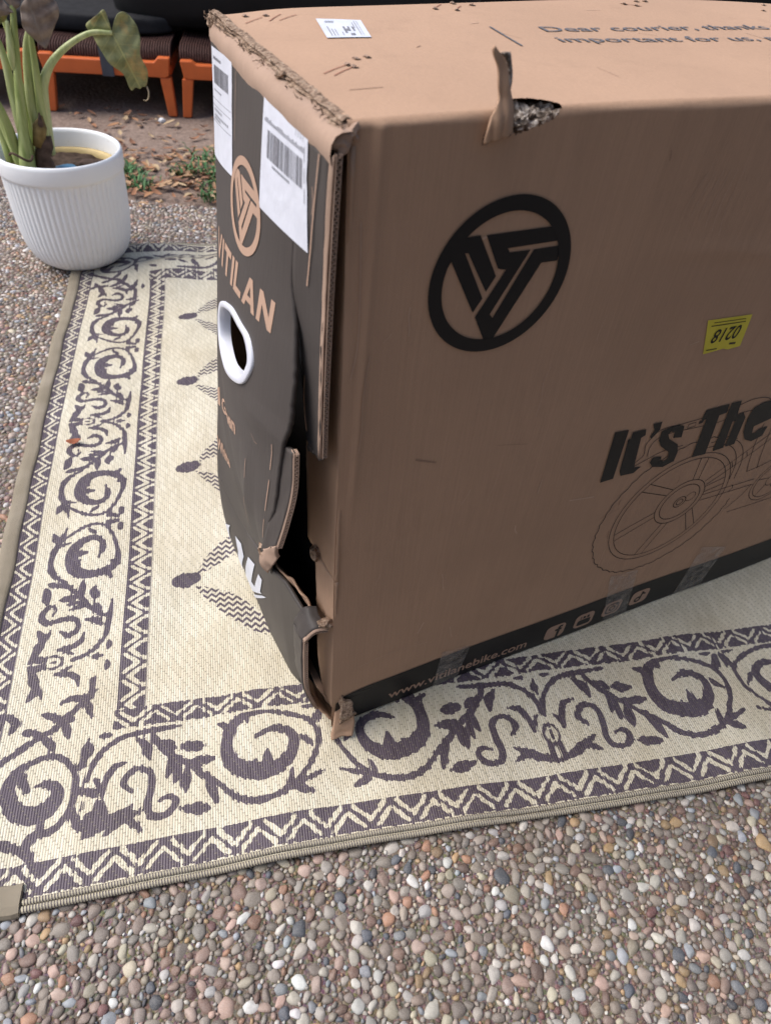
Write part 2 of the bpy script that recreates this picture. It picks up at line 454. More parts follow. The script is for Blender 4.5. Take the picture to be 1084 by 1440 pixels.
border(SD, lambda a, b: (UR - .06 - b, a), [VC, VC + .62, VC + 1.24], .31, lambda a: a < .585 or a > 1.93, .84, .006)
CS_ = [[(a, b, w_ * WK) for a, b, w_ in smooth_stroke(s)] for s in CORNER]
for s in CS_:
    stroke(SD, s)
    stroke(SD, [(a, VB + VF - b, w_) for a, b, w_ in s])
# keep the scrolls off the bands, then the zigzag bands
UG = uu[:, None] + 0 * vv[None]; VG = vv[None] + 0 * uu[:, None]
def band(s, b, h, per, wid):
    """purple band of height h (b=0..h) with cream V and inverted V strokes along s"""
    def seg(s_, b_, s0, b0, s1, b1):
        dx, dy = s1 - s0, b1 - b0; t = np.clip(((s_ - s0) * dx + (b_ - b0) * dy) / (dx * dx + dy * dy), 0, 1)
        return np.hypot(s_ - s0 - t * dx, b_ - b0 - t * dy)
    x = (s + per / 2) % per - per / 2
    q = per * .35
    d = np.full_like(s, 1.0)
    for o in (-per, 0, per):
        d = np.minimum(d, seg(x - o, b, -q, .86 * h, 0, .34 * h)); d = np.minimum(d, seg(x - o, b, q, .86 * h, 0, .34 * h))
        o2 = o + per / 2
        d = np.minimum(d, seg(x - o2, b, -q, .14 * h, 0, .66 * h)); d = np.minimum(d, seg(x - o2, b, q, .14 * h, 0, .66 * h))
    return np.minimum(d - wid / 2, np.minimum(b, h - b))
def put_band(mask, val):
    SD[mask] = val[mask]
inU0 = .395 + UL + .06 - .395
# outer bands
b = VG - (VF + .013); mk = (b > -.004) & (b < .044) & (UG > -.428) & (UG < UR - .03)
put_band(mk, band(UG, b, .042, .062, .0058))
b = VB - .013 - VG; mk = (b > -.004) & (b < .044) & (UG > -.428) & (UG < UR - .03)
put_band(mk, band(UG, b, .042, .062, .0058))
b = UG + .4285; mk = (b > -.004) & (b < .035) & (VG > VF + .053) & (VG < VB - .053)
put_band(mk, band(VG, b, .0335, .050, .0062))
# inner bands
ins = (UG > -.236) & (UG < UR - .22)
b = VG - .5595; mk = (b > -.003) & (b < .036) & ins
put_band(mk, band(UG + .02, b, .033, .062, .0048))
b = (VB - .2245) - VG; mk = (b > -.003) & (b < .036) & ins
put_band(mk, band(UG, b, .033, .062, .0048))
b = -.190 - UG; mk = (b > -.003) & (b < .046) & (VG > .5925) & (VG < VB - .258)
put_band(mk, band(VG, b, .043, .048, .0054))
b = UG - (UR - .265); mk = (b > -.003) & (b < .046) & (VG > .5925) & (VG < VB - .258)
put_band(mk, band(VG, b, .043, .048, .0054))
# field figures: oval body with two woven petals
PET = np.full((NU, NV), -.02, np.float32)
def poly_sd(pts):
    P = np.array(pts); mg = .02
    i0, i1 = np.searchsorted(uu, [P[:, 0].min() - mg, P[:, 0].max() + mg]); j0, j1 = np.searchsorted(vv, [P[:, 1].min() - mg, P[:, 1].max() + mg])
    if i0 >= i1 or j0 >= j1: return
    U = uu[i0:i1, None]; V = vv[None, j0:j1]
    d = np.full((i1 - i0, j1 - j0), 1.0); ins = np.zeros_like(d, bool)
    for k in range(len(P)):
        a, b_ = P[k], P[(k + 1) % len(P)]; e = b_ - a
        t = np.clip(((U - a[0]) * e[0] + (V - a[1]) * e[1]) / (e @ e), 0, 1)
        d = np.minimum(d, np.hypot(U - a[0] - t * e[0], V - a[1] - t * e[1]))
        c_ = ((a[1] > V) != (b_[1] > V)) & (U < (b_[0] - a[0]) * (V - a[1]) / (b_[1] - a[1] + 1e-12) + a[0])
        ins ^= c_
    np.maximum(PET[i0:i1, j0:j1], np.where(ins, d, -d), out=PET[i0:i1, j0:j1])
p1 = [(.022, .014), (.034, .046), (.059, .082), (.089, .102), (.125, .112), (.15, .105), (.13, .078), (.092, .053), (.067, .034), (.043, .021)]
p2 = [(.0176, -.0153), (.0471, -.022), (.0919, -.049), (.134, -.098), (.153, -.142), (.13, -.138), (.105, -.124), (.072, -.095), (.042, -.057)]
for cu, cv in [(-.1325, .8352), (-.127, 1.1424), (-.1275, 1.4522), (-.1285, 1.7503)]:
    stroke(SD, [(cu - .010, cv - .002, .026), (cu + .001, cv, .036), (cu + .014, cv + .005, .026)])
    poly_sd([(cu + a, cv + b_) for a, b_ in p1]); poly_sd([(cu + a, cv + b_) for a, b_ in p2])
# height: lies on the pebbles with slack ripples, a loose hump along the far edge
def rug_z(u, v):
    z = .0090 + .0020 * np.sin(u * 9 + v * 5) + .0020 * np.sin(v * 21 + 2 * np.sin(u * 4)) + .0016 * np.sin(u * 27 + 3 * v) + .0012 * np.sin(u * 44 - 17 * v + 2 * np.sin(v * 6))
    z = z + .0045 * np.exp(-((v - .60 - .02 * np.sin(u * 7)) / .035) ** 2) * np.clip((u - .25) / .2, 0, 1) * (1 + np.sin(u * 19)) * .6
    s = np.clip((u + .40) / .22, 0, 1); s = s * s * (3 - 2 * s)
    e = np.clip((.9 - u) / .4, 0, 1)
    z = z + .036 * np.exp(-((v - 2.03 - .03 * np.sin(u * 6)) / .075) ** 2) * s * e + .012 * np.exp(-((v - 2.16) / .02) ** 2) * s * (1 + np.sin(u * 17))
    return z
def rug_xy(u, v):
    bow = .0045 * np.sin((v - .3) * 4.2) * np.clip((.2 - u) / .6, 0, 1)
    bowv = .0045 * np.sin(u * 6.3 + .8) * np.clip((.9 - v) / .5, 0, 1)
    u2, v2 = u + bow, v + bowv
    return u2 * RX[0] + v2 * RV[0], u2 * RX[1] + v2 * RV[1]
X, Y = rug_xy(UG, VG); Z = rug_z(UG, VG)
# pressed flat under the carton
_cx, _cy = X + .0512, Y - .5218
_bx = _cx * math.cos(.5057) + _cy * math.sin(.5057); _by = -_cx * math.sin(.5057) + _cy * math.cos(.5057)
_d = np.maximum(np.maximum(-.03 - _bx, _bx - 1.46), np.maximum(-_by, _by - .3465))
_k = np.clip(1 - _d / .05, 0, 1); _k = _k * _k * (3 - 2 * _k)
Z = Z * (1 - _k) + np.minimum(Z, .0085) * _k
me = arrmesh('woven_field', np.stack([X, Y, Z], -1).reshape(-1, 3), grid_faces(NU, NV))
for nm, arr in (('sd', SD), ('petal', PET)):
    at = me.attributes.new(nm, 'FLOAT', 'POINT'); at.data.foreach_set('value', arr.astype(np.float32).ravel())
at = me.attributes.new('uvw', 'FLOAT_VECTOR', 'POINT'); at.data.foreach_set('vector', np.stack([UG, VG, 0 * UG], -1).astype(np.float32).ravel())
m = NT('woven_straw', .42, .35)
uv = m.attr('uvw', 'Vector')
sp = m.n('SeparateXYZ'); m.link(uv, sp.inputs[0]); U_, V_ = sp.outputs[0], sp.outputs[1]
PT = .0036
ti = m.math('FLOOR', m.math('DIVIDE', U_, PT))
fu = m.math('FRACT', m.math('DIVIDE', U_, PT))
wn = m.n('TexWhiteNoise', noise_dimensions='1D'); m.link(ti, wn.inputs['W'])
jit = m.math('MULTIPLY_ADD', wn.outputs['Value'], .0032, -.0016)
sdv = m.math('ADD', m.attr('sd'), jit)
mask = m.math('GREATER_THAN', sdv, 0.0)
# petals: little woven chevrons
pv = m.math('FRACT', m.math('ADD', m.math('DIVIDE', V_, .0125), m.math('MULTIPLY', m.math('PINGPONG', m.math('DIVIDE', U_, .0072), 1.0), .62)))
pm = m.math('MULTIPLY', m.math('GREATER_THAN', pv, .5), m.math('GREATER_THAN', m.math('ADD', m.attr('petal'), jit), 0.0))
mask = m.math('MAXIMUM', mask, pm)
# twill: gaps between floats step diagonally
tw = m.math('FRACT', m.math('DIVIDE', m.math('MULTIPLY_ADD', ti, .0052, V_), .0205))
gap = m.math('LESS_THAN', tw, .085)
edge = m.math('LESS_THAN', m.math('ABSOLUTE', m.math('SUBTRACT', fu, .5)), .40)
nz = m.noise(uv, 6, 4); nz2 = m.noise(uv, 160, 3)
wn2 = m.n('TexWhiteNoise', noise_dimensions='2D')
cmb = m.n('CombineXYZ'); m.link(ti, cmb.inputs[0]); m.link(m.math('FLOOR', m.math('DIVIDE', m.math('MULTIPLY_ADD', ti, .0052, V_), .0205)), cmb.inputs[1]); m.link(cmb.outputs[0], wn2.inputs['Vector'])
cream = m.ramp(wn2.outputs['Value'], [(0, (.60, .55, .42)), (.5, (.66, .61, .475)), (1, (.71, .66, .53))])
purple = m.ramp(wn2.outputs['Value'], [(0, (.070, .052, .070)), (1, (.105, .082, .106))])
base = m.mix(mask, cream, purple)
dirt = m.ramp(nz, [(.35, (1, 1, 1)), (.75, (.84, .80, .74))])
base = m.mix(1.0, base, dirt, 'MULTIPLY')
base = m.mix(m.math('MULTIPLY', gap, .50), base, (.20, .175, .13))
base = m.mix(m.math('MULTIPLY', m.math('SUBTRACT', 1.0, edge), .25), base, (.14, .12, .10))
m.color(base)
h = m.math('SUBTRACT', m.math('SINE', m.math('MULTIPLY', fu, math.pi)), m.math('MULTIPLY', gap, .8))
m.bump(h, .55, .0012)
M_rug = m.m
me.materials.append(M_rug)
rug = empty('rug', (0, 0, 0))
tag(rug, 'cream and purple woven outdoor rug with scroll borders under the big carton', 'rug')
field = bpy.data.objects.new('woven_field', me); col.objects.link(field); field.parent = rug
# cords along the front and far edges
m = NT('cord', .5, .3)
uv = m.attr('uvw', 'Vector'); sp = m.n('SeparateXYZ'); m.link(uv, sp.inputs[0])
st = m.math('FRACT', m.math('ADD', m.math('DIVIDE', sp.outputs[0], .0036), m.math('MULTIPLY', sp.outputs[1], .9)))
m.color(m.mix(m.math('GREATER_THAN', st, .56), (.60, .54, .39), (.085, .07, .075)))
m.bump(m.math('SINE', m.math('MULTIPLY', st, math.pi)), .6, .0015)
M_cord = m.m
def cord(v0, r, dz, u0=-.330, u1=UR, dv=0):
    us = np.arange(u0, u1, .012)
    x, y = rug_xy(us, np.full_like(us, v0)); z = np.maximum(rug_z(us, np.full_like(us, v0)) + dz, r + .001)
    V, F = tube(np.stack([x, y, z], -1).tolist(), r, 8)
    o = mobj('edge_cord', V, F, M_cord, rug)
    at = o.data.attributes.new('uvw', 'FLOAT_VECTOR', 'POINT')
    q = np.zeros((len(V), 3), np.float32)
    for i, u in enumerate(us): q[i * 8:(i + 1) * 8, 0] = u; q[i * 8:(i + 1) * 8, 1] = np.arange(8) / 8
    at.data.foreach_set('vector', q.ravel())
cord(VF + .0075, .0040, .0012); cord(VF - .0005, .0044, -.0030); cord(VB - .002, .0044, -.001)
# tan fabric binding on the left edge and the folded tab at the near corner
m = NT('binding_fabric', .85, .15)
c = m.coord(); n1 = m.noise(c, 12, 4)
sp2 = m.n('SeparateXYZ'); m.link(c, sp2.inputs[0])
wv = m.n('TexWave'); m.put(wv.inputs[0], c); wv.inputs['Scale'].default_value = 260
m.color(m.mix(m.math('MULTIPLY', wv.outputs['Fac'], .25), m.ramp(n1, [(.3, (.235, .20, .145)), (.7, (.33, .285, .22))]), (.15, .125, .09)))
m.bump(wv.outputs['Fac'], .4, .001)
M_bind = m.m
vs = np.arange(VF + .002, VB, .012)
prof = [(-.001, -.006), (-.0005, .0005), (.003, .0038), (.012, .0046), (.022, .0042), (.0275, .0030), (.0285, .0004)]
V = []
for v in vs:
    for du, dz in prof:
        u = UL + du + .0012 * math.sin(v * 37)
        x, y = rug_xy(np.array(u), np.array(v)); V.append((x, y, max(rug_z(np.array(u), np.array(v)) + dz, .001)))
mobj('binding', V, grid_faces(len(vs), len(prof)), M_bind, rug)
V = []
us = np.linspace(UL - .004, -.327, 16); pv_ = [(-.008, -.007), (-.0075, .001), (-.005, .0062), (.004, .0085), (.018, .0080), (.029, .0068), (.031, .003)]
for i, u in enumerate(us):
    for dv, dz in pv_:
        v = VF + dv + .0008 * math.sin(i * 1.7)
        x, y = rug_xy(np.array(u), np.array(v)); V.append((x, y, max(rug_z(np.array(u), np.array(v)) + dz, .0012)))
n0 = len(V); F = [tuple(f) for f in grid_faces(len(us), len(pv_))]
F.append(tuple((len(us) - 1) * len(pv_) + k for k in range(len(pv_))))
mobj('binding_tab', V, F, M_bind, rug, smooth=False)

# ================================================================ CARTON
def card_mat(name, base, streak=(1, 1, 1), stain=.10, rough=.8):
    m = NT(name, rough, .2)
    c = m.coord()
    a = m.noise(c, 5, 6); b = m.noise(m.coord('Object', (260, 260, 6)), 1.0, 3); d = m.noise(c, 420, 3)
    e = m.noise(m.coord('Object', (9, 9, 2.2)), 3.0, 7, .7)
    lo = tuple(x * (1 - stain) for x in base); hi = tuple(x * (1 + stain) for x in base)
    k = m.ramp(a, [(.25, lo), (.75, hi)])
    k = m.mix(m.math('MULTIPLY', m.math('SUBTRACT', b, .30, clamp=True), .55), k, tuple(x * .70 for x in base))
    k = m.mix(m.ramp(e, [(.54, (0, 0, 0)), (.74, (.55, .55, .55))]), k, tuple(x * .80 for x in base))
    k = m.mix(m.math('MULTIPLY', d, .12), k, tuple(min(1, x * 1.5) for x in base))
    m.color(k)
    m.bump(m.math('ADD', m.math('MULTIPLY', b, .6), m.math('ADD', m.math('MULTIPLY', d, .3), m.math('MULTIPLY', e, 2.0))), .30, .0014)
    return m.m
M_card = card_mat('cardboard', (.445, .286, .192))
M_raw = card_mat('cardboard_raw', (.38, .265, .20), stain=.25, rough=.95)
M_inside = card_mat('cardboard_inside', (.26, .165, .115))
m = NT('dark_print', .55, .3)
c = m.coord()
a = m.noise(c, 7, 6); sc_ = m.noise(m.coord('Object', (60, 60, 7)), 1.6, 8, .75); b = m.noise(m.coord('Object', (260, 260, 6)), 1.0, 3)
k = m.ramp(a, [(.3, (.052, .044, .041)), (.7, (.072, .063, .059))])
k = m.mix(m.math('MULTIPLY', b, .28), k, (.10, .086, .078))
k = m.mix(m.ramp(sc_, [(.665, (0, 0, 0)), (.74, (.45, .45, .45))]), k, (.20, .165, .14))
m.color(k); m.bump(b, .2, .0012)
M_dark = m.m
def ink(name, c, rough=.5):
    m = NT(name, rough, .3)
    cc = m.coord(); s = m.noise(m.coord('Object', (80, 80, 9)), 1.5, 8, .75)
    m.color(m.mix(m.ramp(s, [(.68, (0, 0, 0)), (.76, (.4, .4, .4))]), c, tuple(.5 * x + .06 for x in c)))
    return m.m
M_ink = ink('black_ink', (.009, .0085, .0095), .5)
M_greyink = ink('grey_ink', (.13, .12, .125), .6)
M_lineink = ink('line_ink', (.055, .042, .036), .7)
M_bare = card_mat('bare_print', (.43, .285, .21))
M_white = simple('label_paper', (.66, .68, .755), .42, .4, .06, 55, .35)
M_lab = simple('label_ink', (.20, .20, .225), .6, .2, .25, 300)
M_stick = simple('yellow_sticker', (.66, .57, .04), .4, .4, .05, 40)
m = NT('clear_tape', .18, .5)
m.color((.55, .50, .46)); 
nz = m.noise(m.coord(), 60, 5)
m.put(m.b.inputs['Alpha'], m.ramp(nz, [(.35, (.08, .08, .08)), (.72, (.40, .40, .40))]))
m.bump(nz, .5, .002)
M_tape = m.m
M_grip = simple('white_plastic', (.70, .72, .80), .30, .5, .02, 20)

BOX = empty('carton', (-.0512, .5218, 0), .5057)
tag(BOX, 'large battered brown cardboard bicycle carton with a torn dark end panel, standing on the rug', 'carton')
H, D, LEN, FR, BZ = .850, .3465, 1.46, .0075, .0105

def dent(x, z):
    return .0016 * math.sin(x * 7 + 1.3) * math.sin(z * 6 + .4) + .0009 * math.sin(x * 17 + z * 9) + .0035 * math.exp(-((x) / .03) ** 2) * math.sin(z * 11 + 1) + .0022 * max(0, 1 - abs(x - .020 - .02 * (z - .6)) / .007) * min(max((z - .42) / .1, 0), 1) + .0012 * max(0, 1 - abs(z - .665 - .05 * math.sin(x * 5)) / .012) * min(max((x - .30) / .1, 0), 1)
def S_front(x, z, off=0.0):
    return (x, -off - dent(x, z), z)
def top_h(x, y):
    t = y / D
    return H + .0012 * math.sin(x * 9 + y * 7) + .010 * math.sin(min(max(x / .95, 0), 1) * math.pi) * t * t - .004 * math.exp(-(x / .05) ** 2) * t
def S_top(x, y, off=0.0):
    return (x, y, top_h(x, y) + off)
def shell(x, w_):
    """front face (w = z), rounded fold, top face"""
    z0 = H - FR
    if w_ <= z0:
        return S_front(x, w_)
    arc = FR * math.pi / 2
    if w_ <= z0 + arc:
        a = (w_ - z0) / FR
        k = (w_ - z0) / arc
        wob = .0008 * math.sin(x * 31) * math.sin(k * math.pi) ** 2
        return (x, FR - FR * math.cos(a) - dent(x, z0) * (1 - k) - wob, z0 + FR * math.sin(a) + (top_h(x, FR) - H) * k - wob)
    return S_top(x, FR + (w_ - z0 - arc))

def poly_in(pt, poly):
    x, y = pt; ins = False
    for (x0, y0), (x1, y1) in zip(poly, poly[1:] + poly[:1]):
        if (y0 > y) != (y1 > y) and x < (x1 - x0) * (y - y0) / (y1 - y0) + x0: ins = not ins
    return ins
W1 = H - FR; W2 = W1 + FR * math.pi / 2; W3 = W2 + D - FR
ytow = lambda y: W2 + (y - FR)
HOLE = [(.109, .828), (.121, .831), (.132, .833), (.145, .835), (.155, .838), (.166, .8405), (.176, .845), (.180, .851), (.178, ytow(.013)), (.171, ytow(.020)), (.163, ytow(.025)), (.152, ytow(.027)), (.140, ytow(.024)), (.128, ytow(.017)), (.119, .851), (.113, .842)]
xs = sorted(set(np.round(np.concatenate([np.linspace(0, .08, 36), np.arange(.08, .10, .0025), np.arange(.10, .19, .0012), np.arange(.19, .21, .0025), np.linspace(.21, .8, 70), np.linspace(.8, LEN, 24)]), 4)))
ws = sorted(set(np.round(np.concatenate([np.linspace(BZ, .79, 130), np.arange(.79, .82, .003), np.arange(.82, W2 + .03, .0013), np.linspace(W2 + .03, W3, 36)]), 4)))
idx = {}; V = []; Ff, Ft = [], []
for i, x in enumerate(xs):
    for j, w_ in enumerate(ws):
        V.append(shell(x, w_))
nw = len(ws)
wmid = W1 - .02
for i in range(len(xs) - 1):
    for j in range(nw - 1):
        cx_, cw = (xs[i] + xs[i + 1]) / 2, (ws[j] + ws[j + 1]) / 2
        if .1 < cx_ < .19 and .82 < cw < 1.0 and poly_in((cx_ + .0014 * noise.noise(Vector((cx_ * 900, cw * 900, 0))), cw + .0018 * noise.noise(Vector((cx_ * 700, cw * 700, 5)))), HOLE): continue
        f = (i * nw + j, (i + 1) * nw + j, (i + 1) * nw + j + 1, i * nw + j + 1)
        (Ff if cw < wmid else Ft).append(f)
def sub(V, F):
    used = sorted(set(k for f in F for k in f)); mp = {k: i for i, k in enumerate(used)}
    return [V[k] for k in used], [tuple(mp[k] for k in f) for f in F]
def solid(o, t, off=-1):
    md = o.modifiers.new('thickness', 'SOLIDIFY'); md.thickness = t; md.offset = off
    return o
fv, ff = sub(V, Ff)
front_panel = mobj('front_panel', fv, ff, M_card, BOX)
tv_, tf_ = sub(V, Ft)
# ragged left end of the top sheet
for i, v in enumerate(tv_):
    if v[0] < 1e-4 and v[1] > FR:
        n_ = noise.noise(Vector((0, v[1] * 90, 0))) * .004 + noise.noise(Vector((0, v[1] * 330, 2))) * .003
        tv_[i] = (-.001 + n_, v[1], v[2] - .002 + noise.noise(Vector((0, v[1] * 120, 9))) * .002)
top_panel = mobj('top_panel', tv_, tf_, M_card, BOX)
def panel(name, b, mat):
    return mobj(name, *boxm(*b), mat, BOX, smooth=False)
panel('far_end_panel', (LEN - .006, LEN - .001, .004, D - .006, BZ, H - .006), M_dark)
panel('bottom_panel', (.004, LEN - .006, .004, D - .006, BZ - .0005, BZ + .005), M_inside)
# ---- end panel (bulges outward, torn along the near corner)
ZK = [0, .10, .22, .30, .40, .50, .60, .70, .78, .83, .85]
XK = np.array([[.004, -.016, -.03], [-.014, -.027, -.048], [-.030, -.037, -.057], [-.052, -.050, -.0515], [-.066, -.062, -.041], [-.052, -.060, -.032], [-.036, -.050, -.022], [-.0185, -.032, -.0137], [-.0165, -.021, -.0085], [-.0148, -.014, -.006], [-.013, -.011, -.005]])
MK = np.gradient(XK, np.array(ZK), axis=0)
def xend(y, z):
    s = y / D; z = min(max(z, 0), .85)
    i = min(max(int(np.searchsorted(ZK, z)) - 1, 0), len(ZK) - 2); h = ZK[i + 1] - ZK[i]; t = (z - ZK[i]) / h
    a = (2 * t ** 3 - 3 * t ** 2 + 1) * XK[i] + (t ** 3 - 2 * t ** 2 + t) * h * MK[i] + (-2 * t ** 3 + 3 * t ** 2) * XK[i + 1] + (t ** 3 - t ** 2) * h * MK[i + 1]
    x = a[0] * (1 - s) * (1 - 2 * s) + a[1] * 4 * s * (1 - s) + a[2] * s * (2 * s - 1)
    # hard buckles: a scored vertical crease low on the panel and a slanting one under the grip
    x -= .0045 * max(0, 1 - abs(y - .118 - .10 * (.45 - z)) / .030) * min(max((.50 - z) / .10, 0), 1)
    x += .0030 * max(0, 1 - abs(y - .235 - .5 * (z - .40)) / .045) * min(max((.52 - z) / .08, 0), 1)
    x -= .0022 * max(0, 1 - abs(z - .545 + .22 * (y - .10)) / .022) * min(max((.16 - y) / .06, 0), 1)
    return x
def S_end(y, z, off=0.0):
    return (xend(y, z) - off, y, z)
TZ = [.36, .3746, .4659, .5345, .5845, .6291, .6727, .700, .711, .86]
TY = [.062, .0586, .030, .0293, .0215, .0270, .041, .054, .0575, .0575]
def yf(z): return float(np.interp(z, TZ, TY))
def zb(y): return float(np.interp(y, [.05, .0586, .1337, .2379, .3465], [.375, .3746, .236, .213, .248]))
HG = [(.2254, .6075), (.252, .592), (.2655, .568), (.2600, .5450), (.236, .534), (.1968, .5335), (.1379, .5577), (.1121, .587), (.1094, .6051), (.1255, .6196), (.1517, .6209), (.1887, .6195)]
hc_ = np.mean(np.array(HG), 0)
HIN = [tuple(hc_ + (np.array(q) - hc_) * .66) for q in HG]
NS, NTT = 90, 150
V, F = [], []
for i in range(NS):
    s = i / (NS - 1)
    for j in range(NTT):
        t = j / (NTT - 1)
        y = D * s; z_ = .37 + (.83 - .37) * t
        y0 = yf(z_); y = y0 + (D - y0) * s
        z = zb(y) + (.83 - zb(y)) * t
        y0 = yf(z) + .0016 * noise.noise(Vector((z * 140, 0, 0))) * (z < .715)
        y = y0 + (D - y0) * s
        V.append(S_end(y, z))
HMID = [tuple(hc_ + (np.array(q) - hc_) * .91) for q in HG]
for f in grid_faces(NS, NTT):
    c_ = np.mean([V[k] for k in f], 0)
    if poly_in((c_[1], c_[2]), HMID): continue
    F.append(tuple(f[::-1]))
end_panel = mobj('end_panel', V, F, M_dark, BOX); solid(end_panel, .005, -1)
V = []
zz = np.linspace(BZ, H - .005, 40)
for z in zz:
    x0 = min(xend(D, z), float(np.interp(z, [0, .12, .25], [-.0285, -.051, -.055])) if z < .25 else 0) + .004
    for t in np.linspace(0, 1, 6): V.append((x0 + (LEN - .002 - x0) * t, D - .001, z))
mobj('back_panel', V, grid_faces(40, 6), M_card, BOX)
M_gapdark = simple('gap_dark', (.010, .009, .009), .95, .05)  # near-black colour stands in for the dark inside behind the torn gap
panel('gap_dark_sheet', (.013, .018, .006, D - .008, BZ + .006, H - .012), M_gapdark)
mobj('gap_dark_floor', [(-.024, .110, BZ), (.012, .02, BZ), (.012, D - .004, BZ), (-.022, D - .004, BZ)], [(0, 1, 2, 3)], M_gapdark, BOX)  # floor blackened too, so the foot of the gap stays dark
end_panel['label'] = 'dark printed end panel bulging out, torn from the near corner'
# rolled bare edge under the torn top sheet
V = []
ysr = np.linspace(-.0045, D, 80)
for y in ysr:
    x0 = xend(max(y, 0), .83)
    w0 = .0035 * noise.noise(Vector((y * 22, 0, 0))) + .0015 * noise.noise(Vector((y * 90, 4, 0)))
    for dx, z in ((0.0003 + 0, .8255 + w0), (-.0006, .831), (.0002, .8375), (.0035, .8432), (.0085, .8455), (.016, .8458)):
        V.append((x0 + dx - .0008, y, z + .002 * noise.noise(Vector((y * 30, z * 60, 2)))))
mobj('end_fold', V, [f[::-1] for f in grid_faces(80, 6)], M_raw, BOX)
# ragged torn paper along the top-left edge
parts = []
for layer in range(3):
    V = []
    yy = np.linspace(.006, D + .003, 190)
    for y in yy:
        a = noise.noise(Vector((y * 70, layer * 7, 0))); b_ = noise.noise(Vector((y * 240, layer * 7, 3))); c_ = noise.noise(Vector((y * 30, layer * 3, 8)))
        x = -.0030 - .0016 * layer + .0035 * c_ ; z = H + .0005 - .0022 * layer
        V.append((x + .008, y, z - .0005 + .0012 * b_)); V.append((x + .004 + .0018 * b_, y + .002 * a, z + .0014 * a)); V.append((x - .0005 * (1 + 2.0 * a) - .0016 * b_, y + .003 * b_, z - .0012 + .0016 * b_))
    parts.append((V, [tuple(f[::-1]) for f in grid_faces(190, 3)]))
m = NT('torn_paper', .95, .1)
c = m.coord(); n1 = m.noise(c, 180, 5, .7)
m.color(m.ramp(n1, [(.34, (.10, .068, .048)), (.48, (.30, .205, .145)), (.66, (.52, .39, .29))])); m.bump(n1, .9, .004)
M_torn = m.m
mobj('torn_top_edge', *join(parts), M_torn, BOX)
# loose fibres of torn paper
parts = []
for k in range(110):
    y = random.uniform(.0, D + .004) if k > 30 else random.uniform(.31, D + .004)
    p0 = Vector((-.006 + random.uniform(-.004, .006), y, H - .003 + random.uniform(-.004, .003)))
    d = Vector((random.uniform(-1, .2), random.uniform(-.8, .8), random.uniform(-.4, .9))).normalized() * random.uniform(.002, .006)
    p1 = p0 + d * .5 + Vector((0, 0, random.uniform(-.001, .002)))
    parts.append(tube([p0, p1, p0 + d], [.0007, .0005, .0002], 4, cap=False))
mobj('paper_fibres', *join(parts), M_torn, BOX)
# crushed corner knots
def crumple(name, c0, size, seed, mat, n=2):
    bm = bmesh.new(); bmesh.ops.create_icosphere(bm, subdivisions=n, radius=1)
    for v in bm.verts:
        q = v.co.copy()
        k = 1 + .65 * noise.noise(q * 2.1 + Vector((seed, 0, 0))) + .55 * noise.noise(q * 5.3 + Vector((0, seed, 0)))
        v.co = Vector((q.x * size[0], q.y * size[1], q.z * size[2])) * k + Vector(c0)
    return bmobj(name, bm, mat, BOX, smooth=False)
crumple('crushed_corner', (-.003, D - .004, H - .010), (.006, .007, .009), 3, M_torn)
crumple('crushed_corner', (.004, .006, H - .008), (.008, .007, .006), 9, M_raw)
crumple('crushed_corner', (-.0045, .001, H - .0125), (.0085, .0055, .0075), 15, M_raw)
crumple('torn_knot', (-.006, .128, H - .002), (.004, .007, .003), 5, M_torn)

# corrugated board edge: two liners with a wave between, along a path
def board_edge(name, path, wdir, thick, depth, ddir, mat, parent=BOX, flute=.0048):
    path = catmull(path, 8); L = np.concatenate([[0], np.cumsum(np.linalg.norm(np.diff(path, axis=0), axis=1))])
    n = max(8, int(L[-1] / flute * 6)); s = np.linspace(0, L[-1], n)
    P = np.stack([np.interp(s, L, path[:, k]) for k in range(3)], -1); wd = np.array(wdir); dd = np.array(ddir) * depth
    parts = []
    for kind in (0, 1, 2):
        V = []
        for i in range(n):
            if kind == 2: o_ = thick * (.5 + .42 * math.sin(2 * math.pi * s[i] / flute))
            else: o_ = thick * kind
            a = P[i] + wd * o_; V.append(a); V.append(a + dd)
        parts.append((V, grid_faces(n, 2)))
    o = mobj(name, *join(parts), mat, parent); solid(o, .0007, 0)
    return o
def sheet(name, Lp, Rp, mat, thick=.005, nu=10, nv=30, wob=.001, seed=0, parent=BOX):
    """ruled sheet between two polylines with thickness"""
    A, B = catmull(Lp, 8), catmull(Rp, 8)
    ta, tb = np.linspace(0, 1, len(A)), np.linspace(0, 1, len(B)); t = np.linspace(0, 1, nv)
    A = np.stack([np.interp(t, ta, A[:, k]) for k in range(3)], -1); B = np.stack([np.interp(t, tb, B[:, k]) for k in range(3)], -1)
    V = []
    for i in range(nu):
        s = i / (nu - 1)
        for j in range(nv):
            q = A[j] * (1 - s) + B[j] * s
            r_ = wob * noise.noise(Vector(q * 60) + Vector((seed, 0, 0)))
            V.append((q[0] + r_, q[1] + r_ * .6, q[2] + .5 * r_))
    o = mobj(name, V, grid_faces(nu, nv), mat, parent)
    if thick: solid(o, thick, 0)
    return o
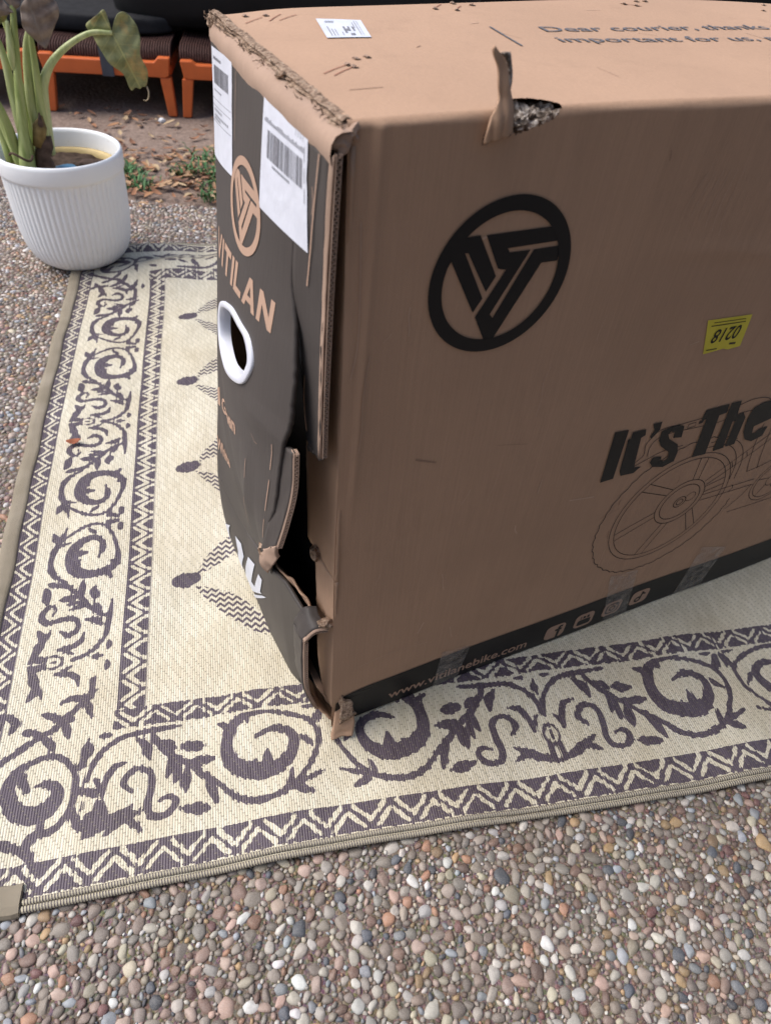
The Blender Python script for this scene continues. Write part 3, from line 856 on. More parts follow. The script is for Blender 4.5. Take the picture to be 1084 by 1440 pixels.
# strip of the end panel still stuck to the corner, down to the ragged tip
sx = lambda y, z: xend(y, z) + .0026
sheet('corner_strip', [(sx(.0572, .829), .0572, .829), (sx(.0572, .79), .0572, .79), (sx(.0572, .75), .0572, .75), (sx(.0572, .72), .0572, .72), (-.0222, .0555, .688), (-.0200, .0520, .6605), (-.0182, .0468, .6097), (-.0168, .0424, .5540), (-.0166, .0302, .5455)],
      [(sx(.0005, .829), .0005, .829), (sx(.0005, .79), .0005, .79), (sx(.0005, .75), .0005, .75), (sx(.0005, .72), .0005, .72), (-.0162, .0005, .688), (-.0166, .001, .66), (-.0170, .001, .61), (-.0172, .0015, .5565), (-.0172, .003, .5480)], M_dark, .005, nv=60, wob=.0004)
sheet('corner_rim', [(-.0152, -.0018, .828), (-.0170, -.0010, .79), (-.0178, .0016, .730), (-.0192, .0040, .645), (-.0196, .0055, .5500)],
      [(-.0132, -.0060, .832), (-.0152, -.0056, .79), (-.0166, -.0030, .730), (-.0180, -.0008, .645), (-.0186, .0010, .5520)], M_raw, .0012, nu=5, wob=.0012)
board_edge('corrugated_edge', [(-.0118, -.0068, .832), (-.0138, -.0075, .79), (-.0153, -.0055, .73), (-.0165, -.0030, .645), (-.0172, -.0012, .5525)], (.85, .1, 0), .0050, .008, (.1, 1, 0), M_raw)
# worn crease on the strip
sheet('worn_crease', [(-.0206, .0300, .700), (-.0202, .0345, .663), (-.0202, .0400, .625), (-.0206, .0440, .593), (-.0202, .0375, .562)],
      [(-.0206, .0280, .700), (-.0202, .0325, .663), (-.0202, .0375, .625), (-.0206, .0415, .593), (-.0202, .0350, .562)], M_bare, .0006, nu=3)
crumple('torn_scrap', (-.0185, .026, .5465), (.0035, .009, .006), 41, M_dark)
# brown return of the front panel behind the gap
sheet('front_return', [(.002, .050, .800), (-.001, .075, .66), (-.002, .082, .50), (-.001, .084, .40), (-.001, .083, .352)],
      [(.0035, .001, .834), (.0035, .001, .66), (.0035, .001, .50), (.0035, .001, .40), (.0035, .001, .352)], M_card, .004)
sheet('front_return_lower', [(-.001, .058, .352), (-.001, .053, .28), (-.001, .050, .20), (0, .045, .12), (.001, .024, .066)],
      [(.0035, .001, .352), (.0035, .001, .28), (.0035, .001, .20), (.0035, .001, .12), (.0035, .001, .06)], M_card, .004)
crumple('torn_scrap', (-.004, .052, .352), (.006, .010, .011), 12, M_torn)
# upper corner flap that hangs from the bulged panel
sheet('corner_flap', [(-.0445, .040, .549), (-.0520, .037, .489), (-.0625, .040, .439), (-.0725, .046, .390)],
      [(-.0425, .008, .562), (-.0455, .007, .515), (-.0540, .008, .472), (-.0630, .012, .432)], M_dark, .005)
board_edge('corrugated_edge', [(-.0440, .004, .562), (-.0470, .003, .515), (-.0555, .004, .472), (-.0645, .008, .431)], (.8, -.3, .1), .005, .009, (0, 1, 0), M_raw)

sheet('corner_flap_foot', [(-.0730, .048, .392), (-.0740, .040, .380), (-.0700, .030, .372)], [(-.0630, .012, .434), (-.0640, .012, .420), (-.0640, .014, .408)], M_raw, .004, nv=14, wob=.004, seed=4)
crumple('torn_scrap', (-.071, .046, .393), (.005, .008, .008), 21, M_torn)

# ---- lower flap below the crease
CY = [.0, .04, .09, .15, .24, .34, .3465]; CZ = [.268, .2643, .2679, .2432, .2189, .2568, .258]; CX = [-.026, -.0282, -.0341, -.0404, -.0430, -.0551, -.0555]
GY = [.0, .03, .07, .109, .194, .3465]; GX = [.010, .008, -.0115, -.0236, -.0294, -.0285]
def S_low(y, z, off=0.0):
    zc = float(np.interp(y, CY, CZ)); t = min(max(z / zc, 0), 1.05)
    x = float(np.interp(y, GY, GX)) * (1 - t) + float(np.interp(y, CY, CX)) * t - .010 * math.sin(min(t, 1) * math.pi) * (y / D) ** 1.2
    return (x - off, y, max(z, .002) )
V = []
NL, NM = 60, 34
for i in range(NL):
    s = i / (NL - 1)
    for j in range(NM):
        t = j / (NM - 1)
        y0 = float(np.interp(t, [0, .25, .55, .8, 1], [.085, .072, .060, .050, .036]))
        y = y0 + (D - y0) * s
        z = .010 + t * (float(np.interp(y, CY, CZ)) - .010)
        V.append(S_low(y, z))
lower_flap = mobj('lower_flap', V, [f[::-1] for f in grid_faces(NL, NM)], M_dark, BOX); solid(lower_flap, .005, -1)
# second ply standing behind the crease
sheet('inner_ply', [(-.034, .15, .248), (-.027, .09, .275), (-.021, .055, .280), (-.019, .035, .270)], [(-.030, .15, .236), (-.021, .09, .258), (-.015, .055, .260), (-.013, .035, .250)], M_card, .003, wob=.003, seed=2)
board_edge('corrugated_edge', [(-.029, .034, .262), (-.036, .038, .222), (-.034, .046, .185)], (.5, -.6, 0), .004, .006, (.2, 1, 0), M_raw)
# folded near-bottom corner ply with its bent top
sheet('corner_ply', [(-.034, .050, .225), (-.033, .052, .16), (-.028, .060, .10), (-.014, .066, .03)], [(-.036, .012, .238), (-.037, .012, .18), (-.035, .012, .12), (-.020, .016, .055)], M_dark, .005)
board_edge('corrugated_edge', [(-.036, .008, .240), (-.037, .007, .18), (-.035, .007, .12), (-.020, .011, .052)], (.8, -.3, 0), .0055, .010, (0, 1, 0), M_raw)
sheet('bent_ply', [(-.037, .010, .240), (-.024, .006, .262), (-.008, .004, .262)], [(-.037, .045, .240), (-.024, .040, .268), (-.010, .034, .270)], M_dark, .004, nv=16, wob=.003, seed=8)
board_edge('corrugated_edge', [(-.037, .006, .238), (-.024, .002, .258), (-.007, .000, .257)], (0, -.1, 1), .005, .008, (0, 1, 0), M_raw)
crumple('torn_scrap', (-.008, .006, .268), (.011, .007, .008), 31, M_torn)
# brown inner flap at the foot, and the scrap lying on the rug
sheet('foot_ply', [(-.020, .060, .085), (-.006, .050, .045), (.010, .030, .022)], [(-.018, .012, .060), (-.004, .004, .034), (.012, -.004, .018)], M_card, .004, nv=16, wob=.004, seed=5)
sheet('foot_flap', [(.008, .016, .072), (.003, -.006, .052), (-.004, -.018, .024), (-.006, -.024, .0125)], [(.030, -.006, .070), (.032, -.014, .050), (.029, -.024, .024), (.026, -.029, .0125)], M_card, .004, nv=20, wob=.004, seed=6)
sheet('foot_tear', [(.006, .010, .098), (.014, -.010, .070), (.006, -.020, .040)], [(.016, -.004, .096), (.024, -.012, .072), (.030, -.020, .046)], M_torn, .003, nv=18, wob=.010, seed=11)

# ---- prints and stickers: flat shapes draped on a panel
def drape(name, loops, S, off, mat, parent, seg=.03):
    """loops: list of polygons, each a list of loops (outer, holes...) in panel coordinates"""
    bm = bmesh.new()
    for poly in loops:
        lp = [[Vector((a, b, 0)) for a, b in l] for l in poly]
        tris = tessellate_polygon(lp)
        fl = [v for l in lp for v in l]; vs_ = [bm.verts.new(v) for v in fl]
        for t in tris:
            try: bm.faces.new([vs_[k] for k in t])
            except ValueError: pass
    for _ in range(5):
        es = [e for e in bm.edges if e.calc_length() > seg]
        if not es: break
        bmesh.ops.subdivide_edges(bm, edges=es, cuts=1); bmesh.ops.triangulate(bm, faces=bm.faces[:])
    bmesh.ops.recalc_face_normals(bm, faces=bm.faces[:])
    for v in bm.verts: v.co = Vector(S(v.co.x, v.co.y, off))
    return bmobj(name, bm, mat, parent)
def ribbon_poly(pts, w_):
    P = np.array(pts, float); d = np.gradient(P, axis=0); d /= np.linalg.norm(d, axis=1)[:, None] + 1e-12
    n = np.stack([-d[:, 1], d[:, 0]], -1) * w_ / 2
    return [[tuple(q) for q in np.vstack([P + n, (P - n)[::-1]])]]
def circle(cx, cy, rx, ry=None, n=48, a0=0, a1=360):
    ry = ry or rx
    t = np.radians(np.linspace(a0, a1, n))
    return np.stack([cx + rx * np.cos(t), cy + ry * np.sin(t)], -1)
def rect(x0, y0, x1, y1): return [[(x0, y0), (x1, y0), (x1, y1), (x0, y1)]]
def rrect(cx, cy, w_, h_, r):
    out = []
    for sx, sy, a in ((1, 1, 0), (-1, 1, 90), (-1, -1, 180), (1, -1, 270)):
        for k in range(6):
            t = R(a + 18 * k); out.append((cx + sx * (w_ / 2 - r) + r * math.cos(t), cy + sy * (h_ / 2 - r) + r * math.sin(t)))
    return out
def text_loops(body, size, bold=0.0, spacing=1.0):
    cu = bpy.data.curves.new('txt', 'FONT'); cu.body = body; cu.size = size; cu.offset = bold; cu.space_character = spacing; cu.resolution_u = 3
    o = bpy.data.objects.new('txt', cu); col.objects.link(o)
    dg = bpy.context.evaluated_depsgraph_get(); dg.update()
    me = bpy.data.meshes.new_from_object(o.evaluated_get(dg))
    V = [(v.co.x, v.co.y) for v in me.vertices]; F = [tuple(p.vertices) for p in me.polygons]
    bpy.data.objects.remove(o); bpy.data.curves.remove(cu); bpy.data.meshes.remove(me)
    return V, F
def drape_text(name, body, size, place, S, off, mat, parent, bold=0.0, spacing=1.0, width=None):
    V, F = text_loops(body, size, bold, spacing)
    if width:
        mx = max(a for a, b in V); k = width / mx; V = [(a * k, b) for a, b in V]
    return mobj(name, [S(*place(a, b), off) for a, b in V], F, mat, parent, smooth=False)

LOGO = [[[(-.80, .20), (-.745, .314), (-.328, -.401), (-.22, -.225), (-.574, .394), (-.529, .388), (-.189, -.143), (-.081, .044), (-.403, .585), (-.62, .58), (-.78, .42)]],
        [[(-.32, .575), (.66, .575), (.79, .383), (.015, .379), (.051, .325), (.352, .319), (-.064, -.464), (-.013, -.53), (.401, .317), (.80, .319), (.80, .123), (.559, .128), (.057, -.827), (-.088, -.827), (-.283, -.472), (.049, .109), (-.073, .137)]]]
def logo(S, f, off, mat, parent):
    ring = [[[f(a, b) for a, b in circle(0, 0, 1, n=73)[:-1]], [f(a, b) for a, b in circle(0, 0, .82, n=73)[:-1][::-1]]]]
    o = drape('logo_print', [[[f(a, b) for a, b in l] for l in poly] for poly in LOGO], S, off, mat, parent, .02)
    drape('logo_ring', ring, S, off + .0003, mat, parent, .02)
lc, lr = (.1513, .7147), .0733
logo(S_front, lambda a, b: (lc[0] + a * lr, lc[1] + b * lr), .0008, M_ink, BOX)
# slogan
SLOGAN = {"I":[[0.3693,0.4814],[0.3922,0.4791],[0.3998,0.3937],[0.378,0.3936]],"t":[[0.4007,0.473],[0.4228,0.4722],[0.4262,0.4616],[0.4204,0.4585],[0.4292,0.413],[0.4324,0.4038],[0.4445,0.4017],[0.4353,0.3927],[0.412,0.3949],[0.4065,0.405],[0.3995,0.4535],[0.3978,0.4617],[0.4022,0.462]],"apos":[[0.4318,0.4782],[0.4465,0.4782],[0.4487,0.4647],[0.4405,0.4515],[0.4361,0.4558],[0.4388,0.4658]],"s":[[0.4927,0.4592],[0.4977,0.4389],[0.4817,0.4417],[0.4802,0.4516],[0.472,0.4554],[0.469,0.4515],[0.4751,0.4419],[0.4974,0.4261],[0.5048,0.4107],[0.5064,0.3933],[0.4887,0.3876],[0.4674,0.3941],[0.4587,0.4042],[0.4604,0.4137],[0.4765,0.4106],[0.479,0.4015],[0.4868,0.3991],[0.4909,0.4047],[0.4854,0.4163],[0.4652,0.4319],[0.4565,0.4439],[0.4538,0.4602],[0.4678,0.4642],[0.4822,0.4641]],"T":[[0.5201,0.4789],[0.5613,0.4794],[0.565,0.464],[0.5522,0.4626],[0.5655,0.3897],[0.5403,0.3908],[0.5293,0.4615],[0.5208,0.4618]],"h":[[0.5646,0.4796],[0.5833,0.4797],[0.5903,0.4529],[0.6014,0.4549],[0.6112,0.4444],[0.6194,0.3935],[0.6012,0.3934],[0.5928,0.4427],[0.5877,0.4424],[0.5981,0.3926],[0.5791,0.391]],"e":[[0.6512,0.4635],[0.6348,0.4642],[0.6187,0.4586],[0.6177,0.4395],[0.6248,0.4144],[0.6376,0.3972],[0.6559,0.3886],[0.6755,0.3938],[0.676,0.411],[0.6573,0.4108],[0.6534,0.405],[0.6467,0.4068],[0.6424,0.4199],[0.6751,0.4266],[0.6776,0.4376],[0.6718,0.4521]]}
drape('slogan_print', [[[tuple(q) for q in SLOGAN[k]]] for k in SLOGAN], S_front, .0012, M_ink, BOX)
# line drawing of the bicycle
wc = (.551, .283)
LN = []
def line(pts, w_=.0011): LN.append(ribbon_poly(pts, w_))
th = np.radians(np.arange(0, 361, 3))
wob = .0012 * np.sign(np.sin(th * 44))
outer = np.stack([wc[0] + (.138 + wob) * np.cos(th), wc[1] + (.138 + wob) * np.sin(th)], -1)
line(outer[20:118], .0014)
line(circle(*wc, .109)); line(circle(*wc, .100)); hc2 = (.567, .292)
for r_ in (.045, .036, .011, .006): line(circle(*hc2, r_), .0012)
line(circle(hc2[0] + .019, hc2[1] + .006, .009), .0009)
for k in range(6):
    a = R(18 + 60 * k)
    for s in (-.008, .008):
        nx, ny = -math.sin(a), math.cos(a)
        line([(hc2[0] + .045 * math.cos(a) + nx * s * .8, hc2[1] + .045 * math.sin(a) + ny * s * .8), (wc[0] + .100 * math.cos(a) + nx * s, wc[1] + .100 * math.sin(a) + ny * s)])
line([(.613, .293), (.665, .2935), (.722, .2925)]); line([(.6134, .2806), (.67, .2805), (.7261, .28)]); line([(.672, .296), (.678, .288), (.672, .279)])
line([(.700, .2252), (.75, .2242), (.82, .2236)]); line([(.690, .235), (.715, .262), (.722, .280)])
line(circle(.772, .275, .044, n=60)); line(circle(.772, .275, .037, n=60)); line(circle(.772, .275, .012))
for k in range(5): line([(.772 + .012 * math.cos(R(72 * k)), .275 + .012 * math.sin(R(72 * k))), (.772 + .037 * math.cos(R(72 * k + 20)), .275 + .037 * math.sin(R(72 * k + 20)))])
line([(.600, .325), (.645, .358), (.70, .395), (.76, .437)]); line([(.608, .316), (.655, .346), (.71, .384), (.77, .425)]); line([(.640, .352), (.647, .341)]); line([(.662, .366), (.669, .355)])
line([(.690, .318), (.683, .3367), (.672, .372), (.668, .392), (.664, .420)]); line([(.712, .318), (.703, .345), (.694, .380), (.688, .41)]); line([(.690, .318), (.72, .322), (.75, .330)])
line(catmull([(.430, .412), (.4405, .4225), (.436, .440), (.4405, .4515), (.454, .4632), (.49, .464), (.526, .4654), (.57, .468), (.607, .4755), (.64, .470), (.66, .455)])); line(catmull([(.448, .418), (.446, .434), (.452, .447), (.475, .452), (.52, .450), (.56, .449), (.60, .455), (.636, .452)]))
line([(.500, .4595), (.5125, .4605), (.5145, .4535), (.5015, .4525), (.500, .4595)]); line([(.519, .4605), (.5265, .461), (.527, .4555), (.5195, .455), (.519, .4605)])
line(catmull([(.430, .405), (.450, .412), (.475, .420), (.51, .421)])); line(catmull([(.566, .4105), (.61, .405), (.642, .383), (.661, .35), (.668, .31)])); line(catmull([(.561, .402), (.602, .397), (.631, .377), (.650, .347), (.657, .312)]))
drape('bicycle_drawing', LN, S_front, .0007, M_lineink, BOX)
# dark stripe with the web address and icons
stripe = drape('stripe_print', [[[(.002, .012), (LEN - .004, .012), (LEN - .004, .085), (.95, .0835), (.5, .088), (.06, .0915), (.0196, .0895), (.006, .078)]]], S_front, .0009, M_ink, BOX, .05)
drape_text('web_address', 'www.vitilanebike.com', .030, lambda a, b: (.0955 + a, .0290 - a * .018 + b), S_front, .0015, M_bare, stripe, bold=.0004, width=.258)
def icon(cx, cy, glyph, holes=()):
    o = drape('icon', [[rrect(cx, cy, .040, .038, .010)]], S_front, .0015, M_bare, stripe)
    drape('glyph', glyph, S_front, .0019, M_ink, o)
x, y = .409, .0400
icon(x, y, [[[(x + .004, y - .019), (x + .004, y + .001), (x - .001, y + .001), (x - .001, y + .006), (x + .004, y + .006), (x + .004, y + .011), (x + .007, y + .0145), (x + .013, y + .0145), (x + .013, y + .0095), (x + .0095, y + .0095), (x + .0095, y + .006), (x + .013, y + .006), (x + .0125, y + .001), (x + .0095, y + .001), (x + .0095, y - .019)]]])
x, y = .4694, .0425
icon(x, y, [[rrect(x, y - .005, .028, .015, .004)], rect(x - .010, y + .005, x - .008, y + .013), rect(x - .004, y + .005, x + .001, y + .012), rect(x + .004, y + .005, x + .009, y + .012)])
x, y = .5297, .0455
icon(x, y, [[rrect(x, y, .028, .027, .008), rrect(x, y, .0225, .0215, .006)[::-1]], [[tuple(q) for q in circle(x, y, .0072, n=25)[:-1]], [tuple(q) for q in circle(x, y, .0045, n=25)[:-1][::-1]]], [[tuple(q) for q in circle(x + .008, y + .0078, .0016, n=9)[:-1]]]])
x, y = .5908, .0480
icon(x, y, [[[tuple(q) for q in circle(x - .003, y - .006, .0075, n=25)[:-1]], [tuple(q) for q in circle(x - .003, y - .006, .0038, n=25)[:-1][::-1]]], rect(x + .0010, y - .006, x + .0046, y + .014), [[(x + .0047, y + .014), (x + .008, y + .009), (x + .012, y + .007), (x + .012, y + .003), (x + .0047, y + .0065)]]])
# yellow sticker, stuck upside down
st = drape('yellow_sticker', [[[(.4454, .6235), (.5165, .6195), (.5225, .5757), (.503, .5745), (.494, .5775), (.4631, .5754)]]], S_front, .0008, M_stick, BOX)
def stp(a, b):
    # upside-down sticker frame: a from right to left, b downwards
    return (.5115 - a * .060 + b * .006 - .0, .586 + b * -.0 + .0)
drape_text('number', '0218', .0255, lambda a, b: (.5095 - a - b * .10, .6075 - b - a * .006), S_front, .0012, M_ink, st, bold=.0003, width=.0430)
for pts_, w_ in (([(.457, .6185), (.508, .6155)], .0009), ([(.455, .6145), (.510, .6115)], .0011), ([(.500, .5835), (.5105, .5825)], .0026), ([(.465, .5805), (.482, .5800)], .0013)):
    drape('fine_print', [ribbon_poly(pts_, w_)], S_front, .0012, M_lineink, st)
# clear tape
for nm, q in (('tape', [(.487, .150), (.549, .141), (.572, .013), (.520, .013)]), ('tape', [(.688, .143), (.757, .119), (.748, .013), (.684, .013)]), ('tape', [(.180, .108), (.232, .099), (.222, .013), (.176, .013)])):
    drape(nm, [[q]], S_front, .0023, M_tape, BOX)
# faint scratches on the front
def scratch(S, pts, w_, mat, off=.0006, nm='scratch'):
    return drape(nm, [ribbon_poly(catmull(pts, 5), w_)], S, off, mat, BOX, .02)
M_scr = simple('scratch', (.50, .35, .26), .8, .2)
scratch(S_front, [(.2350, .54), (.2365, .565), (.233, .585), (.2375, .605)], .0007, M_scr)
scratch(S_front, [(.020, .55), (.022, .58), (.021, .62), (.026, .66)], .0009, M_scr); scratch(S_front, [(.008, .64), (.013, .67), (.014, .71), (.012, .78)], .001, M_scr)
scratch(S_front, [(.04, .152), (.09, .158), (.15, .150)], .0007, M_scr)
for k in range(6): scratch(S_front, [(.345 + .012 * k, .755 - .006 * k), (.350 + .010 * k, .772 - .004 * k), (.358 + .009 * k, .790)], .0006, M_scr)

M_sc1 = card_mat('scuff_pale', (.52, .36, .26)); M_sc2 = card_mat('scuff_dark', (.33, .21, .145))
rs = random.Random(23)
for k in range(34):
    x, z = rs.uniform(.03, .80), rs.uniform(.13, .82); a = R(rs.choice((90, 80, 100, 60, 20, -15)) + rs.uniform(-12, 12)); l_ = rs.uniform(.008, .045)
    pts_ = [(x + t * l_ * math.cos(a) + rs.uniform(-.001, .001), z + t * l_ * math.sin(a)) for t in (-.5, -.2, .15, .5)]
    if not all(.015 < q[0] < .9 and .11 < q[1] < .835 for q in pts_): continue
    scratch(S_front, pts_, rs.choice((.0005, .0007, .0012, .0022)), M_sc1 if k % 3 else M_sc2, .0005, 'scuff')
for k in range(16):
    x, y = rs.uniform(.03, .75), rs.uniform(.03, .31); a = R(rs.uniform(0, 180)); l_ = rs.uniform(.008, .04)
    scratch(S_top, [(x + t * l_ * math.cos(a), min(max(y + t * l_ * math.sin(a) * .8, .012), .335)) for t in (-.5, -.2, .15, .5)], rs.choice((.0005, .0008, .0012)), M_sc2 if k % 2 else M_sc1, .0005, 'scuff')

# ---- top prints
drape_text('courier_note', 'Dear courier, thanks f', .042, lambda a, b: (.3135 + a, .2275 - a * .048 + b * .62), S_top, .0008, M_greyink, BOX, bold=.0003, width=.333)
drape_text('courier_note', 'important for us, pl', .042, lambda a, b: (.3075 + a, .1890 - a * .068 + b * .62), S_top, .0008, M_greyink, BOX, bold=.0003, width=.295)
drape('note_bar', [ribbon_poly([(.2602, .2495), (.2541, .1781)], .0026)], S_top, .0008, M_greyink, BOX)
tl = drape('top_label', [[[(.0868, .2945), (.1302, .2834), (.1128, .218), (.0701, .2212)]]], S_top, .0010, M_white, BOX)
def tlp(a, b):  # a across 0..1, b 0 near .. 1 far
    p = np.array([(.0701, .2212), (.1128, .218), (.1302, .2834), (.0868, .2945)])
    q = p[0] * (1 - a) * (1 - b) + p[1] * a * (1 - b) + p[2] * a * b + p[3] * (1 - a) * b
    return tuple(q)
bars = []
for a0, a1, b0, b1 in ((.13, .15, .08, .55), (.20, .22, .08, .42), (.27, .285, .08, .42), (.40, .42, .1, .25), (.80, .815, .1, .9), (.74, .755, .5, .8), (.86, .87, .1, .9), (.14, .34, .78, .80), (.16, .36, .84, .86)):
    bars.append([[tlp(a0, b0), tlp(a1, b0), tlp(a1, b1), tlp(a0, b1)]])
for k in range(22):
    a0, b0 = .48 + .05 * (k % 5), .10 + .12 * (k // 5)
    if random.random() < .65: bars.append([[tlp(a0, b0), tlp(a0 + .045, b0), tlp(a0 + .045, b0 + .1), tlp(a0, b0 + .1)]])
drape('label_print', bars, S_top, .0014, M_lab, tl)
# torn nicks on the top sheet
M_nick = simple('nick_red', (.30, .13, .085), .8, .2); M_hole = simple('nick_dark', (.06, .04, .03), .9, .1)
for (x0, y0), (x1, y1) in (((.0256, .1156), (.0541, .1357)), ((.0319, .1087), (.057, .1287)), ((.0173, .3003), (.040, .318)), ((.0412, .300), (.0608, .3236)), ((.051, .299), (.0749, .3168)), ((.488, .327), (.512, .314)), ((.236, .326), (.252, .342)), ((.258, .318), (.272, .333))):
    drape('nick', [ribbon_poly([(x0, y0), ((x0 + x1) / 2, (y0 + y1) / 2 + .001), (x1, y1)], .0012)], S_top, .0006, M_nick, BOX)
for (x, y) in ((.0541, .1357), (.057, .1287), (.0688, .1521), (.0802, .1555), (.0447, .3241), (.0256, .330), (.2353, .3257), (.2675, .3450), (.2577, .3181), (.2871, .3362), (.5194, .336), (.533, .336), (.492, .325), (.505, .318), (.735, .333), (.700, .3)):
    o = crumple('nick', S_top(x, y, .0008), (.0026, .0022, .0011), x * 100, M_raw, 2)
    drape('nick', [[[tuple(q) for q in circle(x + .001, y - .003, .0030, .0016, n=9)[:-1]]]], S_top, .0006, M_hole, BOX)
# crushed hole on the front top edge with torn flap
V = []
hx = np.linspace(.104, .184, 40); hw = np.linspace(.818, W2 + .022, 26)
for i, x in enumerate(hx):
    for j, w_ in enumerate(hw):
        q = Vector(shell(x, w_)); t = (j / 25)
        inn = Vector((0, math.cos(t * math.pi / 2), -math.sin(t * math.pi / 2)))
        dep = .0055 + .007 * math.sin(i / 39 * math.pi) * math.sin(t * math.pi) + .005 * noise.noise(Vector((x * 160, w_ * 110, 1))) + .003 * noise.noise(Vector((x * 420, w_ * 300, 4)))
        V.append(q + inn * max(dep, .0015))
m = NT('crushed_core', .95, .1)
c = m.coord(); a = m.noise(c, 120, 5, .65); b = m.noise(c, 330, 4, .6)
m.color(m.ramp(m.math('MULTIPLY_ADD', b, .35, m.math('MULTIPLY', a, .65)), [(.36, (.035, .027, .022)), (.47, (.16, .125, .10)), (.55, (.42, .37, .33)), (.66, (.62, .58, .55))])); m.bump(a, .9, .006)
M_core = m.m
mobj('crushed_hole', V, [f[::-1] for f in grid_faces(40, 26)], M_core, BOX, smooth=False)
fl = sheet('torn_flap', [(.1095, -.0045, .830), (.1113, -.005, .845), (.1160, .000, .860), (.1140, .002, .876), (.1085, .002, .8910)], [(.1345, -.004, .8364), (.1310, -.003, .850), (.1275, .001, .863), (.1215, .004, .880), (.1105, .003, .8925)], M_card, .0022, nu=12, nv=34, wob=.0035, seed=14)
for v in fl.data.vertices:
    k_ = (v.co.x - .121) / .012; h_ = min(max((v.co.z - .83) / .06, 0), 1)
    v.co.y += .004 * k_ * k_ * (1 - .6 * h_) + .0012 * math.sin(k_ * 9 + h_ * 5) * (1 - h_)
sheet('torn_flap_core', [(.1330, .0015, .838), (.1290, .003, .854), (.1255, .006, .872), (.1170, .006, .887)], [(.1350, .0035, .838), (.1315, .006, .856), (.1290, .008, .874), (.1240, .008, .886)], M_core, .003, nu=4, nv=26, wob=.007, seed=19, parent=BOX)

# ---- end prints
grip = [Vector(S_end(*q, .0)) for q in catmull(HG + HG[:1], 6)[:-1]]
hc3 = Vector(S_end(*hc_))
V = []; prof = [(1.0, -.001), (1.0, .0014), (.988, .0026), (.97, .0030), (.86, .0030), (.835, .0022), (.82, .0004), (.812, -.004), (.806, -.011)]
for g in grip:
    for k, o_ in prof:
        q = hc3 + (g - hc3) * k
        V.append((S_end(q.y, q.z)[0] - o_, q.y, q.z))
n_, m_ = len(grip), len(prof)
F = [(i * m_ + j, i * m_ + j + 1, ((i + 1) % n_) * m_ + j + 1, ((i + 1) % n_) * m_ + j) for i in range(n_) for j in range(m_ - 1)]
o = mobj('hand_grip', V, F, M_grip, BOX); o['label'] = 'white plastic oval hand grip in the dark end panel'
ce = (.182, .7255)
logo(S_end, lambda a, b: (ce[0] - a * .0515 , ce[1] + b * .0425), .0005, M_bare, BOX)
LET = {'V': [[(.0, 1), (.22, 1), (.47, .36), (.72, 1), (.94, 1), (.58, 0), (.36, 0)]], 'I': [[(0, 0), (.24, 0), (.24, 1), (0, 1)]], 'T': [[(.0, 1), (.92, 1), (.92, .77), (.58, .77), (.58, 0), (.34, 0), (.34, .77), (0, .77)]],
       'L': [[(0, 0), (.74, 0), (.74, .23), (.24, .23), (.24, 1), (0, 1)]], 'A': [[(0, 0), (.25, 0), (.33, .20), (.72, .20), (.80, 0), (1.05, 0), (.64, 1), (.41, 1)], [(.40, .40), (.525, .72), (.65, .40)]], 'N': [[(0, 0), (.24, 0), (.24, .60), (.74, 0), (.97, 0), (.97, 1), (.73, 1), (.73, .40), (.23, 1), (0, 1)]]}
WD = {'V': .94, 'I': .24, 'T': .92, 'L': .74, 'A': 1.05, 'N': .97}
tot = sum(WD[c_] for c_ in 'VITILAN') + .13 * 6; x = 0; loops = []
for c_ in 'VITILAN':
    loops.append([[(.3005 - .2195 * (x + a) / tot, .6285 + .0195 * (x + a) / tot + b * .0305) for a, b in l] for l in LET[c_]]); x += WD[c_] + .13
drape('name_print', loops, S_end, .0005, M_bare, BOX, .008)
drape_text('colour_print', 'Green', .030, lambda a, b: (.2860 - a, .4170 + a * .44 + b * 1.05), S_end, .0005, M_bare, BOX, bold=.0011, width=.121)
drape_text('colour_print', 'White', .030, lambda a, b: (.3450 - a, .3060 + a * .30 + b * 1.05), S_end, .0005, M_bare, BOX, bold=.0011, width=.082)
drape('colour_box', [[[(.344, .412), (.300, .444), (.306, .408), (.340, .388)]]], S_end, .0005, M_bare, BOX)
for lp in ([(.3455, .139), (.312, .167), (.324, .149), (.3455, .092), (.3455, .12)],
           [(.2917, .1615), (.2668, .1676), (.2618, .1409), (.318, .040), (.329, .052), (.2942, .1203)],
           [(.2394, .1635), (.207, .18), (.2443, .0956), (.2269, .1018), (.192, .1738), (.1771, .1759), (.1945, .1265), (.187, .1306), (.284, .024), (.309, .042), (.2867, .0626)],
           [(.279, .0195), (.187, .1262), (.1671, .145), (.1775, .131), (.276, .012)]):
    drape('white_letter', [[lp]], S_low, .0012, M_white, BOX, .012)
